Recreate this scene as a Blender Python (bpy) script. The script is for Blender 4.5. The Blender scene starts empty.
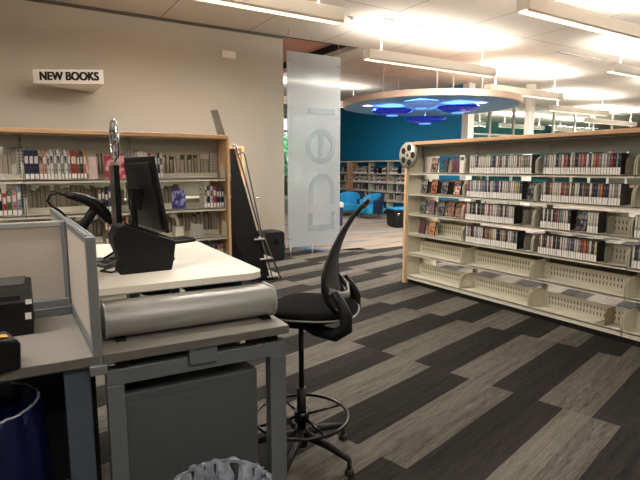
import bpy, bmesh, math, random
from mathutils import Vector, Matrix
random.seed(7)
C = bpy.context.scene.collection
PI = math.pi

# ------------------------------------------------------------ camera, world, exposure
cam = bpy.data.cameras.new('camera'); camo = bpy.data.objects.new('camera', cam); C.objects.link(camo)
cam.sensor_width = 36; cam.lens = 36 * 510 / 640; cam.clip_start = .05; cam.clip_end = 200
yaw, pitch = math.radians(31.9), math.atan(72 / 510)
camo.location = (0, 0, 1.55); camo.rotation_euler = (PI / 2 - pitch, 0, -yaw)
bpy.context.scene.camera = camo
w = bpy.data.worlds.new('world'); bpy.context.scene.world = w; w.use_nodes = True
w.node_tree.nodes['Background'].inputs[0].default_value = (1, .96, .92, 1)
w.node_tree.nodes['Background'].inputs[1].default_value = 1.3
vs = bpy.context.scene.view_settings
vs.view_transform = 'Standard'; vs.look = 'None'; vs.gamma = 1; vs.use_curve_mapping = False
vs.exposure = 0.36
PENDANT_UP, PENDANT_DOWN = 85, 95
LIGHT_UP, LIGHT_DOWN = (1, .94, .865), (1, .955, .90)

def area(name, loc, sx, sy, power, col, rot=(0, 0, 0), parent=None):
    l = bpy.data.lights.new(name, 'AREA'); l.shape = 'RECTANGLE'; l.size = sx; l.size_y = sy
    l.energy = power; l.color = col
    o = bpy.data.objects.new(name, l); C.objects.link(o); o.location = loc; o.rotation_euler = rot; o.parent = parent
    return o

# ------------------------------------------------------------ materials
def lin(c):
    return tuple((v / 255 / 12.92 if v / 255 <= .04045 else ((v / 255 + .055) / 1.055) ** 2.4) for v in c)
MATS = {}
def mat(name, rgb, rough=.6, metal=0, noise=.06, scale=12, bump=0, emit=None, es=1, spec=.5, alpha=None):
    if name in MATS: return MATS[name]
    m = bpy.data.materials.new(name); m.use_nodes = True; nt = m.node_tree
    b = nt.nodes['Principled BSDF']; c = lin(rgb)
    tc = nt.nodes.new('ShaderNodeTexCoord'); n = nt.nodes.new('ShaderNodeTexNoise')
    n.inputs['Scale'].default_value = scale; n.inputs['Detail'].default_value = 3
    nt.links.new(tc.outputs['Object'], n.inputs['Vector'])
    mx = nt.nodes.new('ShaderNodeMix'); mx.data_type = 'RGBA'
    nt.links.new(n.outputs['Fac'], mx.inputs[0])
    mx.inputs[6].default_value = (*[v * (1 - noise) for v in c], 1); mx.inputs[7].default_value = (*[min(1, v * (1 + noise)) for v in c], 1)
    nt.links.new(mx.outputs[2], b.inputs['Base Color'])
    b.inputs['Roughness'].default_value = rough; b.inputs['Metallic'].default_value = metal
    b.inputs['Specular IOR Level'].default_value = spec
    if bump:
        bp = nt.nodes.new('ShaderNodeBump'); bp.inputs['Strength'].default_value = bump; bp.inputs['Distance'].default_value = .003
        n2 = nt.nodes.new('ShaderNodeTexNoise'); n2.inputs['Scale'].default_value = scale * 8
        nt.links.new(tc.outputs['Object'], n2.inputs['Vector']); nt.links.new(n2.outputs['Fac'], bp.inputs['Height']); nt.links.new(bp.outputs[0], b.inputs['Normal'])
    if emit:
        b.inputs['Emission Color'].default_value = (*lin(emit), 1); b.inputs['Emission Strength'].default_value = es
    if alpha is not None: b.inputs['Alpha'].default_value = alpha
    MATS[name] = m; return m
def node(nt, t, **k):
    n = nt.nodes.new(t)
    for a, v in k.items(): setattr(n, a, v)
    return n
def mth(nt, op, a, b=None):
    n = node(nt, 'ShaderNodeMath', operation=op)
    for i, v in enumerate((a, b)):
        if v is None: continue
        if isinstance(v, (int, float)): n.inputs[i].default_value = v
        else: nt.links.new(v, n.inputs[i])
    return n.outputs[0]
def carpet():
    m = bpy.data.materials.new('plank_carpet'); m.use_nodes = True; nt = m.node_tree; b = nt.nodes['Principled BSDF']
    tc = node(nt, 'ShaderNodeTexCoord'); sp = node(nt, 'ShaderNodeSeparateXYZ'); nt.links.new(tc.outputs['Object'], sp.inputs[0])
    ca, sa = math.cos(math.radians(13.436)), math.sin(math.radians(13.436))
    a = math.radians(90 - 13.436); Lx, Ly = math.sin(a), math.cos(a)
    x, y = sp.outputs[0], sp.outputs[1]
    # long direction lies 45.27 degrees from the aisle
    a = yaw + math.atan(509 / 515.); Lx, Ly = math.sin(a), math.cos(a)
    u = mth(nt, 'ADD', mth(nt, 'MULTIPLY', x, Lx), mth(nt, 'MULTIPLY', y, Ly))
    v = mth(nt, 'SUBTRACT', mth(nt, 'MULTIPLY', x, Ly), mth(nt, 'MULTIPLY', y, Lx))
    row = mth(nt, 'FLOOR', mth(nt, 'DIVIDE', mth(nt, 'SUBTRACT', u, 3.345), 1.278))
    par = mth(nt, 'FLOORED_MODULO', row, 2.0)
    vv = mth(nt, 'DIVIDE', mth(nt, 'SUBTRACT', mth(nt, 'ADD', v, 1.5735), mth(nt, 'MULTIPLY', par, .1645)), .6665)
    dark = mth(nt, 'LESS_THAN', mth(nt, 'FRACT', vv), .5)
    strip = mth(nt, 'FLOOR', mth(nt, 'MULTIPLY', vv, 4.0))
    cb = node(nt, 'ShaderNodeCombineXYZ'); nt.links.new(row, cb.inputs[0]); nt.links.new(strip, cb.inputs[1])
    wn = node(nt, 'ShaderNodeTexWhiteNoise'); nt.links.new(cb.outputs[0], wn.inputs[0])
    uvv = node(nt, 'ShaderNodeCombineXYZ'); nt.links.new(mth(nt, 'MULTIPLY', u, 9.0), uvv.inputs[0]); nt.links.new(mth(nt, 'MULTIPLY', v, 190.0), uvv.inputs[1])
    n1 = node(nt, 'ShaderNodeTexNoise'); n1.inputs['Scale'].default_value = 1; n1.inputs['Detail'].default_value = 2; nt.links.new(uvv.outputs[0], n1.inputs['Vector'])
    n2 = node(nt, 'ShaderNodeTexNoise'); n2.inputs['Scale'].default_value = 160; nt.links.new(tc.outputs['Object'], n2.inputs['Vector'])
    uv2 = node(nt, 'ShaderNodeCombineXYZ'); nt.links.new(mth(nt, 'MULTIPLY', u, 1.6), uv2.inputs[0]); nt.links.new(mth(nt, 'MULTIPLY', v, 26.0), uv2.inputs[1])
    n3 = node(nt, 'ShaderNodeTexNoise'); n3.inputs['Scale'].default_value = 1; nt.links.new(uv2.outputs[0], n3.inputs['Vector'])
    s = mth(nt, 'ADD', mth(nt, 'MULTIPLY', n1.outputs['Fac'], .9), mth(nt, 'ADD', mth(nt, 'MULTIPLY', n2.outputs['Fac'], .6), mth(nt, 'MULTIPLY', n3.outputs['Fac'], .55)))
    s = mth(nt, 'ADD', s, mth(nt, 'MULTIPLY', wn.outputs['Value'], .2))      # mean about 1.13
    mx = node(nt, 'ShaderNodeMix', data_type='RGBA'); nt.links.new(dark, mx.inputs[0])
    mx.inputs[6].default_value = (*CARPET_LIGHT, 1); mx.inputs[7].default_value = (*CARPET_DARK, 1)
    vm = node(nt, 'ShaderNodeVectorMath', operation='SCALE'); nt.links.new(mx.outputs[2], vm.inputs[0]); nt.links.new(mth(nt, 'SUBTRACT', mth(nt, 'MULTIPLY', s, 2.0), 1.26), vm.inputs['Scale'])
    nt.links.new(vm.outputs[0], b.inputs['Base Color']); b.inputs['Roughness'].default_value = .95; b.inputs['Specular IOR Level'].default_value = .15
    bp = node(nt, 'ShaderNodeBump'); bp.inputs['Strength'].default_value = .4; bp.inputs['Distance'].default_value = .004
    nt.links.new(s, bp.inputs['Height']); nt.links.new(bp.outputs[0], b.inputs['Normal'])
    return m
CARPET_LIGHT, CARPET_DARK = (.118, .108, .090), (.0225, .0205, .0195)
def teen_carpet():
    m = bpy.data.materials.new('streaked_carpet'); m.use_nodes = True; nt = m.node_tree; b = nt.nodes['Principled BSDF']
    tc = node(nt, 'ShaderNodeTexCoord'); mp = node(nt, 'ShaderNodeMapping'); nt.links.new(tc.outputs['Object'], mp.inputs[0])
    mp.inputs['Rotation'].default_value = (0, 0, .5); mp.inputs['Scale'].default_value = (.5, 3.2, 1)
    n = node(nt, 'ShaderNodeTexNoise'); n.inputs['Scale'].default_value = 1.2; n.inputs['Detail'].default_value = 5; nt.links.new(mp.outputs[0], n.inputs['Vector'])
    r = node(nt, 'ShaderNodeValToRGB'); e = r.color_ramp.elements
    e[0].position = .3; e[0].color = (.09, .075, .06, 1); e[1].position = .68; e[1].color = (.09, .13, .2, 1)
    for p, c in ((.42, (.27, .22, .17)), (.5, (.33, .26, .19)), (.58, (.23, .21, .20))):
        q = e.new(p); q.color = (*c, 1)
    nt.links.new(n.outputs['Fac'], r.inputs[0]); nt.links.new(r.outputs[0], b.inputs['Base Color']); b.inputs['Roughness'].default_value = .95
    return m
def ceiling_mat():
    m = bpy.data.materials.new('ceiling_panels'); m.use_nodes = True; nt = m.node_tree; b = nt.nodes['Principled BSDF']
    tc = node(nt, 'ShaderNodeTexCoord'); sp = node(nt, 'ShaderNodeSeparateXYZ'); nt.links.new(tc.outputs['Object'], sp.inputs[0])
    gx = mth(nt, 'LESS_THAN', mth(nt, 'ABSOLUTE', mth(nt, 'SUBTRACT', mth(nt, 'FLOORED_MODULO', mth(nt, 'ADD', sp.outputs[0], -3.08), 1.5), .75)), .007)
    gy = mth(nt, 'LESS_THAN', mth(nt, 'ABSOLUTE', mth(nt, 'SUBTRACT', mth(nt, 'FLOORED_MODULO', mth(nt, 'ADD', sp.outputs[1], -5.15), 2.25), 1.125)), .007)
    g = mth(nt, 'MAXIMUM', gx, gy)
    mx = node(nt, 'ShaderNodeMix', data_type='RGBA'); nt.links.new(g, mx.inputs[0])
    mx.inputs[6].default_value = (.66, .60, .53, 1); mx.inputs[7].default_value = (.12, .11, .10, 1)
    nt.links.new(mx.outputs[2], b.inputs['Base Color']); b.inputs['Roughness'].default_value = .8
    return m
def cover_mat(name, cols, scale=9):
    m = bpy.data.materials.new(name); m.use_nodes = True; nt = m.node_tree; b = nt.nodes['Principled BSDF']
    tc = node(nt, 'ShaderNodeTexCoord'); n = node(nt, 'ShaderNodeTexNoise'); n.inputs['Scale'].default_value = scale; n.inputs['Detail'].default_value = 4
    nt.links.new(tc.outputs['Object'], n.inputs['Vector'])
    r = node(nt, 'ShaderNodeValToRGB'); r.color_ramp.interpolation = 'CONSTANT' ; e = r.color_ramp.elements
    e[0].position = 0; e[0].color = (*lin(cols[0]), 1); e[1].position = .62; e[1].color = (*lin(cols[-1]), 1)
    for i, c in enumerate(cols[1:-1]):
        q = e.new(.42 + .18 * i / max(1, len(cols) - 2)); q.color = (*lin(c), 1)
    nt.links.new(n.outputs['Fac'], r.inputs[0]); nt.links.new(r.outputs[0], b.inputs['Base Color']); b.inputs['Roughness'].default_value = .35
    return m
def glass_mat(name, tint, rough, trans=True, alpha=None):
    m = bpy.data.materials.new(name); m.use_nodes = True; nt = m.node_tree; b = nt.nodes['Principled BSDF']
    b.inputs['Base Color'].default_value = (*tint, 1); b.inputs['Roughness'].default_value = rough
    b.inputs['Transmission Weight'].default_value = 1; b.inputs['IOR'].default_value = 1.45
    return m
def clear_glass():
    m = bpy.data.materials.new('window_glass'); m.use_nodes = True; nt = m.node_tree; nt.nodes.clear()
    o = node(nt, 'ShaderNodeOutputMaterial'); t = node(nt, 'ShaderNodeBsdfTransparent'); g = node(nt, 'ShaderNodeBsdfGlossy'); g.inputs['Roughness'].default_value = .03
    mx = node(nt, 'ShaderNodeMixShader'); mx.inputs[0].default_value = .05
    t.inputs[0].default_value = (.9, .95, .94, 1)
    nt.links.new(t.outputs[0], mx.inputs[1]); nt.links.new(g.outputs[0], mx.inputs[2]); nt.links.new(mx.outputs[0], o.inputs[0])
    return m
def frosted(name, tint, clear):
    m = bpy.data.materials.new(name); m.use_nodes = True; nt = m.node_tree; nt.nodes.clear()
    o = node(nt, 'ShaderNodeOutputMaterial'); t = node(nt, 'ShaderNodeBsdfTransparent'); d = node(nt, 'ShaderNodeBsdfDiffuse'); tl = node(nt, 'ShaderNodeBsdfTranslucent')
    g = node(nt, 'ShaderNodeBsdfGlossy'); g.inputs['Roughness'].default_value = .25
    d.inputs[0].default_value = (*tint, 1); tl.inputs[0].default_value = (*tint, 1); t.inputs[0].default_value = (.9, .95, .96, 1)
    a = node(nt, 'ShaderNodeMixShader'); a.inputs[0].default_value = .5; b2 = node(nt, 'ShaderNodeMixShader'); b2.inputs[0].default_value = clear; c = node(nt, 'ShaderNodeMixShader'); c.inputs[0].default_value = .05
    nt.links.new(d.outputs[0], a.inputs[1]); nt.links.new(tl.outputs[0], a.inputs[2]); nt.links.new(a.outputs[0], b2.inputs[1]); nt.links.new(t.outputs[0], b2.inputs[2])
    nt.links.new(b2.outputs[0], c.inputs[1]); nt.links.new(g.outputs[0], c.inputs[2]); nt.links.new(c.outputs[0], o.inputs[0])
    return m

M_WALL = mat('wall_paint', (190, 182, 168), .85, noise=.02, scale=2)
M_TEAL = mat('teal_paint', (6, 134, 186), .7, noise=.03, scale=3)
M_CEIL = ceiling_mat(); M_WHITE = mat('white_paint', (240, 235, 227), .6, noise=.02)
M_CREAM = mat('cream_steel', (222, 217, 198), .45, noise=.03, scale=6)
M_GREYSTEEL = mat('grey_green_steel', (150, 150, 138), .45, noise=.04, scale=6)
M_UPR = mat('pale_grey_steel', (182, 180, 168), .45)
M_SLOT = mat('slot_shadow_steel', (88, 84, 72), .7)
M_WOOD = mat('maple_edge', (226, 182, 138), .45, noise=.12, scale=7)
M_BLACK = mat('black_plastic', (13, 14, 15), .5, spec=.3, noise=.1, bump=.1)
M_BLACKG = mat('black_gloss_plastic', (8, 8, 10), .25, spec=.35)
M_BLKFAB = mat('black_seat_fabric', (13, 12, 12), .95, noise=.2, scale=60, bump=.5, spec=.1)
M_ALU = mat('brushed_aluminium', (172, 172, 168), .48, metal=.45, noise=.06, scale=4)
M_FRAME = mat('satin_frame', (138, 142, 146), .45, metal=.5, noise=.05, scale=4)
M_DESK = mat('grey_laminate', (148, 144, 136), .5, noise=.06, scale=3)
M_DESKM = mat('grey_powder_coat', (112, 118, 121), .45, metal=.2, noise=.04)
M_WTOP = mat('pale_laminate', (240, 234, 220), .45, noise=.04, scale=5)
M_CHROME = mat('chrome', (200, 200, 200), .15, metal=1)
M_FABPAN = mat('beige_panel_fabric', (196, 186, 174), .95, noise=.06, scale=90, bump=.3)
M_LABEL = mat('white_label', (246, 244, 238), .6, noise=.05, scale=40)
M_PAGE = mat('page_edges', (196, 186, 164), .9, noise=.15, scale=80)
M_NAVY = mat('navy_upholstery', (22, 36, 62), .8, noise=.1, scale=20)
M_CYAN = mat('cyan_upholstery', (30, 150, 205), .7, noise=.06, scale=20)
M_BLUEBAG = mat('blue_bag_plastic', (14, 20, 62), .28, noise=.5, scale=14, bump=1)
M_RUBBER = mat('dark_rubber', (30, 28, 26), .7)

# ------------------------------------------------------------ mesh helpers
def BM(): return bmesh.new()
def box(bm, x0, x1, y0, y1, z0, z1, mi=0):
    v = [bm.verts.new(p) for p in ((x0, y0, z0), (x1, y0, z0), (x1, y1, z0), (x0, y1, z0), (x0, y0, z1), (x1, y0, z1), (x1, y1, z1), (x0, y1, z1))]
    for f in ((0, 3, 2, 1), (4, 5, 6, 7), (0, 1, 5, 4), (1, 2, 6, 5), (2, 3, 7, 6), (3, 0, 4, 7)):
        bm.faces.new([v[i] for i in f]).material_index = mi
    return v
def prism(bm, pts, ax, a, b, mi=0, smooth=False):
    """polygon pts (2D) extruded along axis ax from a to b; the other two axes in xyz order"""
    def P(p, t):
        q = list(p); q.insert(ax, t); return q
    n = len(pts)
    A = [bm.verts.new(P(p, a)) for p in pts]; B = [bm.verts.new(P(p, b)) for p in pts]
    fs = [bm.faces.new(A[::-1]), bm.faces.new(B)]
    for i in range(n):
        f = bm.faces.new((A[i], A[(i + 1) % n], B[(i + 1) % n], B[i])); f.smooth = smooth; fs.append(f)
    for f in fs: f.material_index = mi
    return A + B
def tube(bm, pts, r, seg=10, mi=0, closed=False, flat=None):
    pts = [Vector(p) for p in pts]; rings = []; n = len(pts); prev = None
    for i, p in enumerate(pts):
        if closed: d = pts[(i + 1) % n] - pts[i - 1]
        else: d = pts[min(i + 1, n - 1)] - pts[max(i - 1, 0)]
        d.normalize()
        if prev is None:
            u = d.orthogonal().normalized()
        else:
            u = (prev - d * prev.dot(d)).normalized()
        prev = u; v = d.cross(u); rr = r[i] if isinstance(r, (list, tuple)) else r
        rings.append([bm.verts.new(p + (u * math.cos(2 * PI * k / seg) + v * math.sin(2 * PI * k / seg)) * rr) for k in range(seg)])
    m = n if closed else n - 1
    for i in range(m):
        A, B = rings[i], rings[(i + 1) % n]
        for k in range(seg):
            f = bm.faces.new((A[k], A[(k + 1) % seg], B[(k + 1) % seg], B[k])); f.smooth = True; f.material_index = mi
    if not closed:
        bm.faces.new(rings[0][::-1]).material_index = mi; bm.faces.new(rings[-1]).material_index = mi
def lathe(bm, prof, c=(0, 0, 0), seg=32, mi=0, axis=2, smooth=True):
    """prof: (radius, height) pairs"""
    def P(r, h, a):
        q = [r * math.cos(a), r * math.sin(a)]; q.insert(axis, h); return Vector(q) + Vector(c)
    rings = []
    for r, h in prof:
        rings.append([bm.verts.new(P(r, h, 0))] if r < 1e-6 else [bm.verts.new(P(r, h, 2 * PI * k / seg)) for k in range(seg)])
    for A, B in zip(rings, rings[1:]):
        for k in range(seg):
            if len(A) == 1 and len(B) == 1: continue
            if len(A) == 1: f = bm.faces.new((A[0], B[k], B[(k + 1) % seg]))
            elif len(B) == 1: f = bm.faces.new((A[k], A[(k + 1) % seg], B[0]))
            else: f = bm.faces.new((A[k], A[(k + 1) % seg], B[(k + 1) % seg], B[k]))
            f.smooth = smooth; f.material_index = mi
def rrect(x0, x1, y0, y1, r, n=6, corners=(1, 1, 1, 1)):
    out = []
    for i, (cx, cy, a) in enumerate(((x1 - r, y1 - r, 0), (x0 + r, y1 - r, 90), (x0 + r, y0 + r, 180), (x1 - r, y0 + r, 270))):
        if corners[i]:
            for k in range(n + 1):
                t = math.radians(a + 90 * k / n); out.append((cx + r * math.cos(t), cy + r * math.sin(t)))
        else:
            out.append((x1 if i in (0, 3) else x0, y1 if i < 2 else y0))
    return out
def fin(name, bm, mats, parent=None, bevel=0, seg=2):
    bmesh.ops.recalc_face_normals(bm, faces=bm.faces)
    me = bpy.data.meshes.new(name); bm.to_mesh(me); bm.free()
    for m in (mats if isinstance(mats, (list, tuple)) else [mats]): me.materials.append(m)
    o = bpy.data.objects.new(name, me); C.objects.link(o); o.parent = parent
    if bevel:
        md = o.modifiers.new('bevel', 'BEVEL'); md.width = bevel; md.segments = seg; md.limit_method = 'ANGLE'; md.angle_limit = math.radians(40)
    return o
def tag(o, label, cat=None, group=None, kind=None):
    o['label'] = label
    if cat: o['category'] = cat
    if group: o['group'] = group
    if kind: o['kind'] = kind
    return o
def thing(name, label, cat, loc=(0, 0, 0), rz=0, group=None):
    o = bpy.data.objects.new(name, None); C.objects.link(o); o.location = loc; o.rotation_euler = (0, 0, rz); o.empty_display_size = .1
    return tag(o, label, cat, group)
def struct(name, bm, m, label, parent=None):
    o = fin(name, bm, m, parent)
    if parent is None: tag(o, label, None, None, 'structure')
    return o
def bx(name, dims, m, parent=None, bevel=0):
    b = BM(); box(b, *dims); return fin(name, b, m, parent, bevel)

CEIL = 3.9
# ------------------------------------------------------------ setting
b = BM(); box(b, -4, 5.9, -5, 8.0, -.1, 0); box(b, 5.9, 32, -5, 7.72, -.1, 0); box(b, -4, 5.05, 8.0, 8.7, -.1, 0)
struct('floor', b, carpet(), 'dark and light grey plank carpet of the main room')
b = BM(); prism(b, [(5.12, 8.0), (5.9, 7.72), (32, 7.72), (32, 18.2), (11.4, 18.2), (11.4, 26), (3, 26), (3, 8.7), (4.95, 8.7)], 2, -.1, 0)
struct('floor', b, teen_carpet(), 'beige and blue streaked carpet of the area behind the glass banner')
b = BM(); prism(b, [(5.05, 8.0), (5.16, 7.96), (4.98, 8.7), (4.85, 8.7)], 2, 0, .004)
struct('trim_1', b, mat('blue_carpet_strip', (50, 120, 190), .9), 'blue carpet strip between the two carpets')
b = BM(); box(b, -4, 32, -5, 8.5, CEIL, CEIL + .1); box(b, 6.2, 11.5, 8.5, 26, CEIL, CEIL + .1); box(b, 11.5, 32, 8.5, 18.2, CEIL, CEIL + .1)
struct('ceiling', b, M_CEIL, 'white panel ceiling with thin dark joints')
b = BM(); box(b, 3, 6.2, 8.5, 26, CEIL + .25, CEIL + .35)
struct('ceiling', b, mat('rose_ceiling', (206, 150, 128), .8), 'higher reddish ceiling behind the glass banner')
b = BM(); box(b, 4.53, 6.2, 8.5, 8.56, CEIL, CEIL + .3); box(b, 6.2, 6.26, 8.5, 26, CEIL + .1, CEIL + .3)
struct('trim_2', b, mat('recess_dark', (40, 34, 32), .8), 'dark ceiling recess edge beside the wall end')
bx('wall_left', (-4, 4.53, 8.55, 8.75, 0, CEIL), M_WALL)['kind'] = 'structure'
b = BM(); prism(b, [(.0, 0), (.02, 0), (.02, .03), (.0, .03)], 0, -4, 4.53)
for v in b.verts: v.co.y = 8.55 - v.co.y; v.co.z = v.co.z * 3.3
struct('baseboard_left', b, M_RUBBER, 'dark rubber base along the beige wall')
b = BM(); box(b, -4, 4.5, 8.49, 8.55, CEIL - .035, CEIL)
struct('trim_3', b, M_SLOT, 'dark shadow gap between wall and ceiling')
bx('wall_back', (-4.2, 32, -5.2, -5, 0, CEIL), M_WALL)['kind'] = 'structure'
bx('wall_side', (-4.2, -4, -5, 8.75, 0, CEIL), M_WALL)['kind'] = 'structure'
b = BM(); box(b, 11.3, 11.5, 10.48, 18.4, 0, CEIL); box(b, 11.3, 11.5, 22.0, 26, 0, CEIL); struct('wall_teal', b, M_TEAL, 'teal blue wall behind the far bookcases')
bx('trim_4', (11.28, 11.52, 10.25, 10.48, 0, CEIL), M_WHITE)['kind'] = 'structure'
bx('trim_5', (12.88, 13.12, 9.45, 9.6, 0, CEIL), M_WHITE)['kind'] = 'structure'
# wall with the far exterior window, seen in the slit beside the glass banner
b = BM(); box(b, 3, 11.3, 22, 22.2, 0, CEIL + .3); struct('wall_far', b, M_TEAL, 'far teal wall closing the area behind the banner')
bx('wall_light_stop', (2.8, 3, 8.75, 22.2, 0, CEIL + .3), M_WALL)['kind'] = 'structure'  # unseen wall added to stop light leaking in behind the beige wall
wf = BM()
for y in (18.4, 19.55, 20.7, 21.9): box(wf, 11.34, 11.46, y, y + .1, 0, CEIL)
box(wf, 11.34, 11.46, 18.4, 22.0, 0, .1); box(wf, 11.34, 11.46, 18.4, 22.0, 3.2, 3.28); box(wf, 11.34, 11.46, 18.4, 22.0, CEIL - .08, CEIL)
w1 = struct('window_1', wf, M_WHITE, 'far exterior window with green trees outside')
fin('window_glass', (lambda q: (box(q, 11.39, 11.40, 18.5, 21.9, .1, 3.82), q)[1])(BM()), clear_glass(), w1)
for i, (tx, ty, s) in enumerate(((14.3, 22.6, 1.5), (14.2, 26.6, 1.5), (17.9, 24.6, 1.6))):
    t = thing('tree', ['green leafy tree outside the far window, nearest the beige wall', 'green leafy tree outside the far window, middle of three', 'green leafy tree outside the far window, farthest of three'][i], 'tree', (tx, ty, -.05), 0, 'trees outside the far window')
    q = BM()
    for k in range(170):
        a, e2, r = random.uniform(0, 2 * PI), random.uniform(-1, 1), s * random.uniform(.45, 1)
        c = Vector((math.cos(a) * math.sqrt(1 - e2 * e2) * r, math.sin(a) * math.sqrt(1 - e2 * e2) * r, 2.4 + e2 * r))
        for j in range(3):
            d1 = Vector([random.uniform(-.22, .22) for _ in range(3)]); d2 = Vector([random.uniform(-.22, .22) for _ in range(3)])
            q.faces.new([q.verts.new(c), q.verts.new(c + d1), q.verts.new(c + d1 + d2), q.verts.new(c + d2)])
    fin('foliage', q, mat('tree_leaves', (110, 190, 130), .7, noise=.4, scale=3), t)
    q = BM(); tube(q, [(0, 0, 0), (.05, 0, 1.2), (0, .05, 2.4)], [.16, .12, .06]); fin('trunk', q, mat('tree_bark', (90, 70, 50), .9), t)
b = BM(); box(b, 11.5, 34, 18.2, 60, -.15, -.05); struct('ground', b, mat('lawn', (90, 130, 70), .9), 'lawn outside')
sun = bpy.data.lights.new('sunlight', 'SUN'); sun.energy = 5; sun.angle = .02; so = bpy.data.objects.new('sunlight', sun); C.objects.link(so); so.rotation_euler = (math.radians(45), 0, math.radians(-60))

# glazed partition at the right, teal room behind it
WY = 12.5
fr = BM()
xs = [11.5, 12.7, 13.7, 14.85, 16.15, 18.56, 19.95, 21.25, 22.7, 24.2, 25.7, 27.3]
for x in xs: box(fr, x - .04, x + .04, WY - .04, WY + .04, 0, CEIL)
for z in (.05, 2.7, CEIL - .06): box(fr, 11.5, 32, WY - .035, WY + .035, z, z + .06)
w2 = struct('window_2', fr, mat('pale_frame', (196, 196, 186), .4, metal=.3), 'glazed partition with pale frame above the DVD shelving')
fin('window_glass', (lambda q: (box(q, 11.5, 32, WY - .004, WY + .004, .1, CEIL - .06), q)[1])(BM()), MATS.get('wg') or clear_glass(), w2)
b = BM(); box(b, 11.5, 34, 18, 18.2, 0, CEIL); struct('wall_beyond', b, mat('pale_teal_paint', (70, 150, 150), .7), 'teal green wall of the room beyond the glazing')
b = BM(); box(b, 11.5, 34, 17.7, 18, 0, .95); box(b, 11.5, 34, 17.7, 18, 1.1, 2.1)
struct('trim_6', b, mat('dark_teal_band', (30, 92, 98), .7), 'dark teal band of the room beyond')
b = BM(); box(b, 32, 32.2, -5, 26, 0, CEIL); struct('wall_right', b, M_WALL, 'beige wall at the far right end of the room')

# round soffit
S = (8.95, 9.36)
b = BM(); lathe(b, [(0, 3.0), (2.03, 3.0), (2.03, 3.012), (2.09, 3.012), (2.10, 3.14), (0, 3.14)], (S[0], S[1], 0), 96, smooth=False)
for f in b.faces:
    if f.calc_center_median().z < 3.01: f.material_index = 1
    f.smooth = False
o = struct('trim_7', b, [mat('soffit_rim', (226, 200, 182), .6), mat('soffit_blue', (124, 172, 208), .6)], 'round hanging soffit with pale rim and blue underside')
b = BM()
for k in range(5):
    a = 2 * PI * k / 5 + .3; tube(b, [(S[0] + 1.2 * math.cos(a), S[1] + 1.2 * math.sin(a), 3.14), (S[0] + 1.2 * math.cos(a), S[1] + 1.2 * math.sin(a), CEIL)], .02)
fin('hanger', b, M_WHITE, o)
# disc lamps under the soffit
BLUE = [mat('blue_disc_glass', (12, 36, 150), .12, emit=(6, 30, 190), es=.3), mat('disc_glow', (150, 190, 255), .3, emit=(90, 150, 255), es=.9)]
def disc_lamp(x, y, z, r, label, pale=False):
    t = thing('disc_pendant', label, 'pendant lamp', (x, y, z), 0, 'blue disc pendants under the round soffit')
    q = BM(); lathe(q, [(0, -.10), (r * .35, -.095), (r * .7, -.062), (r * .93, -.02), (r, .01), (r * .95, .03), (r * .6, .045), (0, .05)], seg=48)
    fin('disc', q, BLUE[0] if not pale else mat('pale_disc', (120, 150, 200), .3, emit=(90, 140, 220), es=.3), t)
    q = BM(); lathe(q, [(0, -.118), (r * .26, -.112), (r * .3, -.092), (0, -.092)], seg=32); fin('light_centre', q, BLUE[1], t)
    q = BM(); tube(q, [(0, 0, .04), (0, 0, 3.0 - z)], .012); lathe(q, [(0, 2.98 - z), (.08, 2.98 - z), (.08, 3.0 - z), (0, 3.0 - z)], seg=20); fin('stem', q, M_CHROME, t)
    area('disc_glow_light', (0, 0, .06), r * 1.3, r * 1.3, 4, (.35, .6, 1), (PI, 0, 0), t)
disc_lamp(7.975, 9.59, 2.88, .50, 'blue glass disc pendant at the left under the round soffit')
disc_lamp(8.83, 8.33, 2.88, .48, 'blue glass disc pendant at the right under the round soffit')
disc_lamp(8.86, 9.41, 2.72, .52, 'blue glass disc pendant hanging lowest under the round soffit')
disc_lamp(7.90, 8.52, 2.935, .42, 'paler blue disc pendant nearest the camera under the round soffit', True)
for i, (x, y, lb) in enumerate(((7.4, 9.77, 'small square downlight in the soffit, left one'), (9.2, 8.0, 'small square downlight in the soffit, right one'))):
    t = thing('downlight', lb, 'downlight', (x, y, 3.0)); q = BM(); box(q, -.12, .12, -.12, .12, -.012, 0); fin('bezel', q, M_WHITE, t)
    q = BM(); box(q, -.09, .09, -.09, .09, -.016, -.012); fin('lens', q, mat('lens_glow', (255, 244, 225), .5, emit=(255, 240, 215), es=2.5), t)
    area('downlight_lamp', (0, 0, -.03), .15, .15, 30, (1, .9, .78), parent=t)

# ------------------------------------------------------------ linear pendant lights
M_GLOW = mat('diffuser_glow', (255, 240, 215), .5, emit=(255, 236, 205), es=1.6)
def pendant(x0, x1, y, label, zb=3.3, lit=1.0):
    t = thing('linear_pendant_light', label, 'ceiling light', ((x0 + x1) / 2, y, zb), 0, 'linear pendant lights')
    h = (x1 - x0) / 2
    q = BM(); prism(q, [(-.085, .17), (-.085, .02), (-.07, .0), (-.06, 0), (-.06, .02), (.06, .02), (.06, 0), (.07, 0), (.085, .02), (.085, .17)], 0, -h, h)
    fin('housing', q, M_WHITE, t)
    q = BM(); box(q, -h + .01, h - .01, -.058, .058, .003, .019); fin('diffuser', q, M_GLOW, t)
    for x in (-h * .8, h * .8):
        q = BM(); tube(q, [(x, 0, .17), (x, 0, CEIL - zb)], .005, 8); lathe(q, [(0, CEIL - zb - .02), (.05, CEIL - zb - .02), (.05, CEIL - zb), (0, CEIL - zb)], (x, 0, 0), 16); fin('hanging_rod', q, M_WHITE, t)
    area('uplight', (0, 0, .19), 2 * h - .1, .1, PENDANT_UP * h / 1.5 * lit, LIGHT_UP, (PI, 0, 0), t)
    area('downlight', (0, 0, -.006), 2 * h - .1, .1, PENDANT_DOWN * h / 1.5 * lit, LIGHT_DOWN, (0, 0, 0), t)
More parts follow.
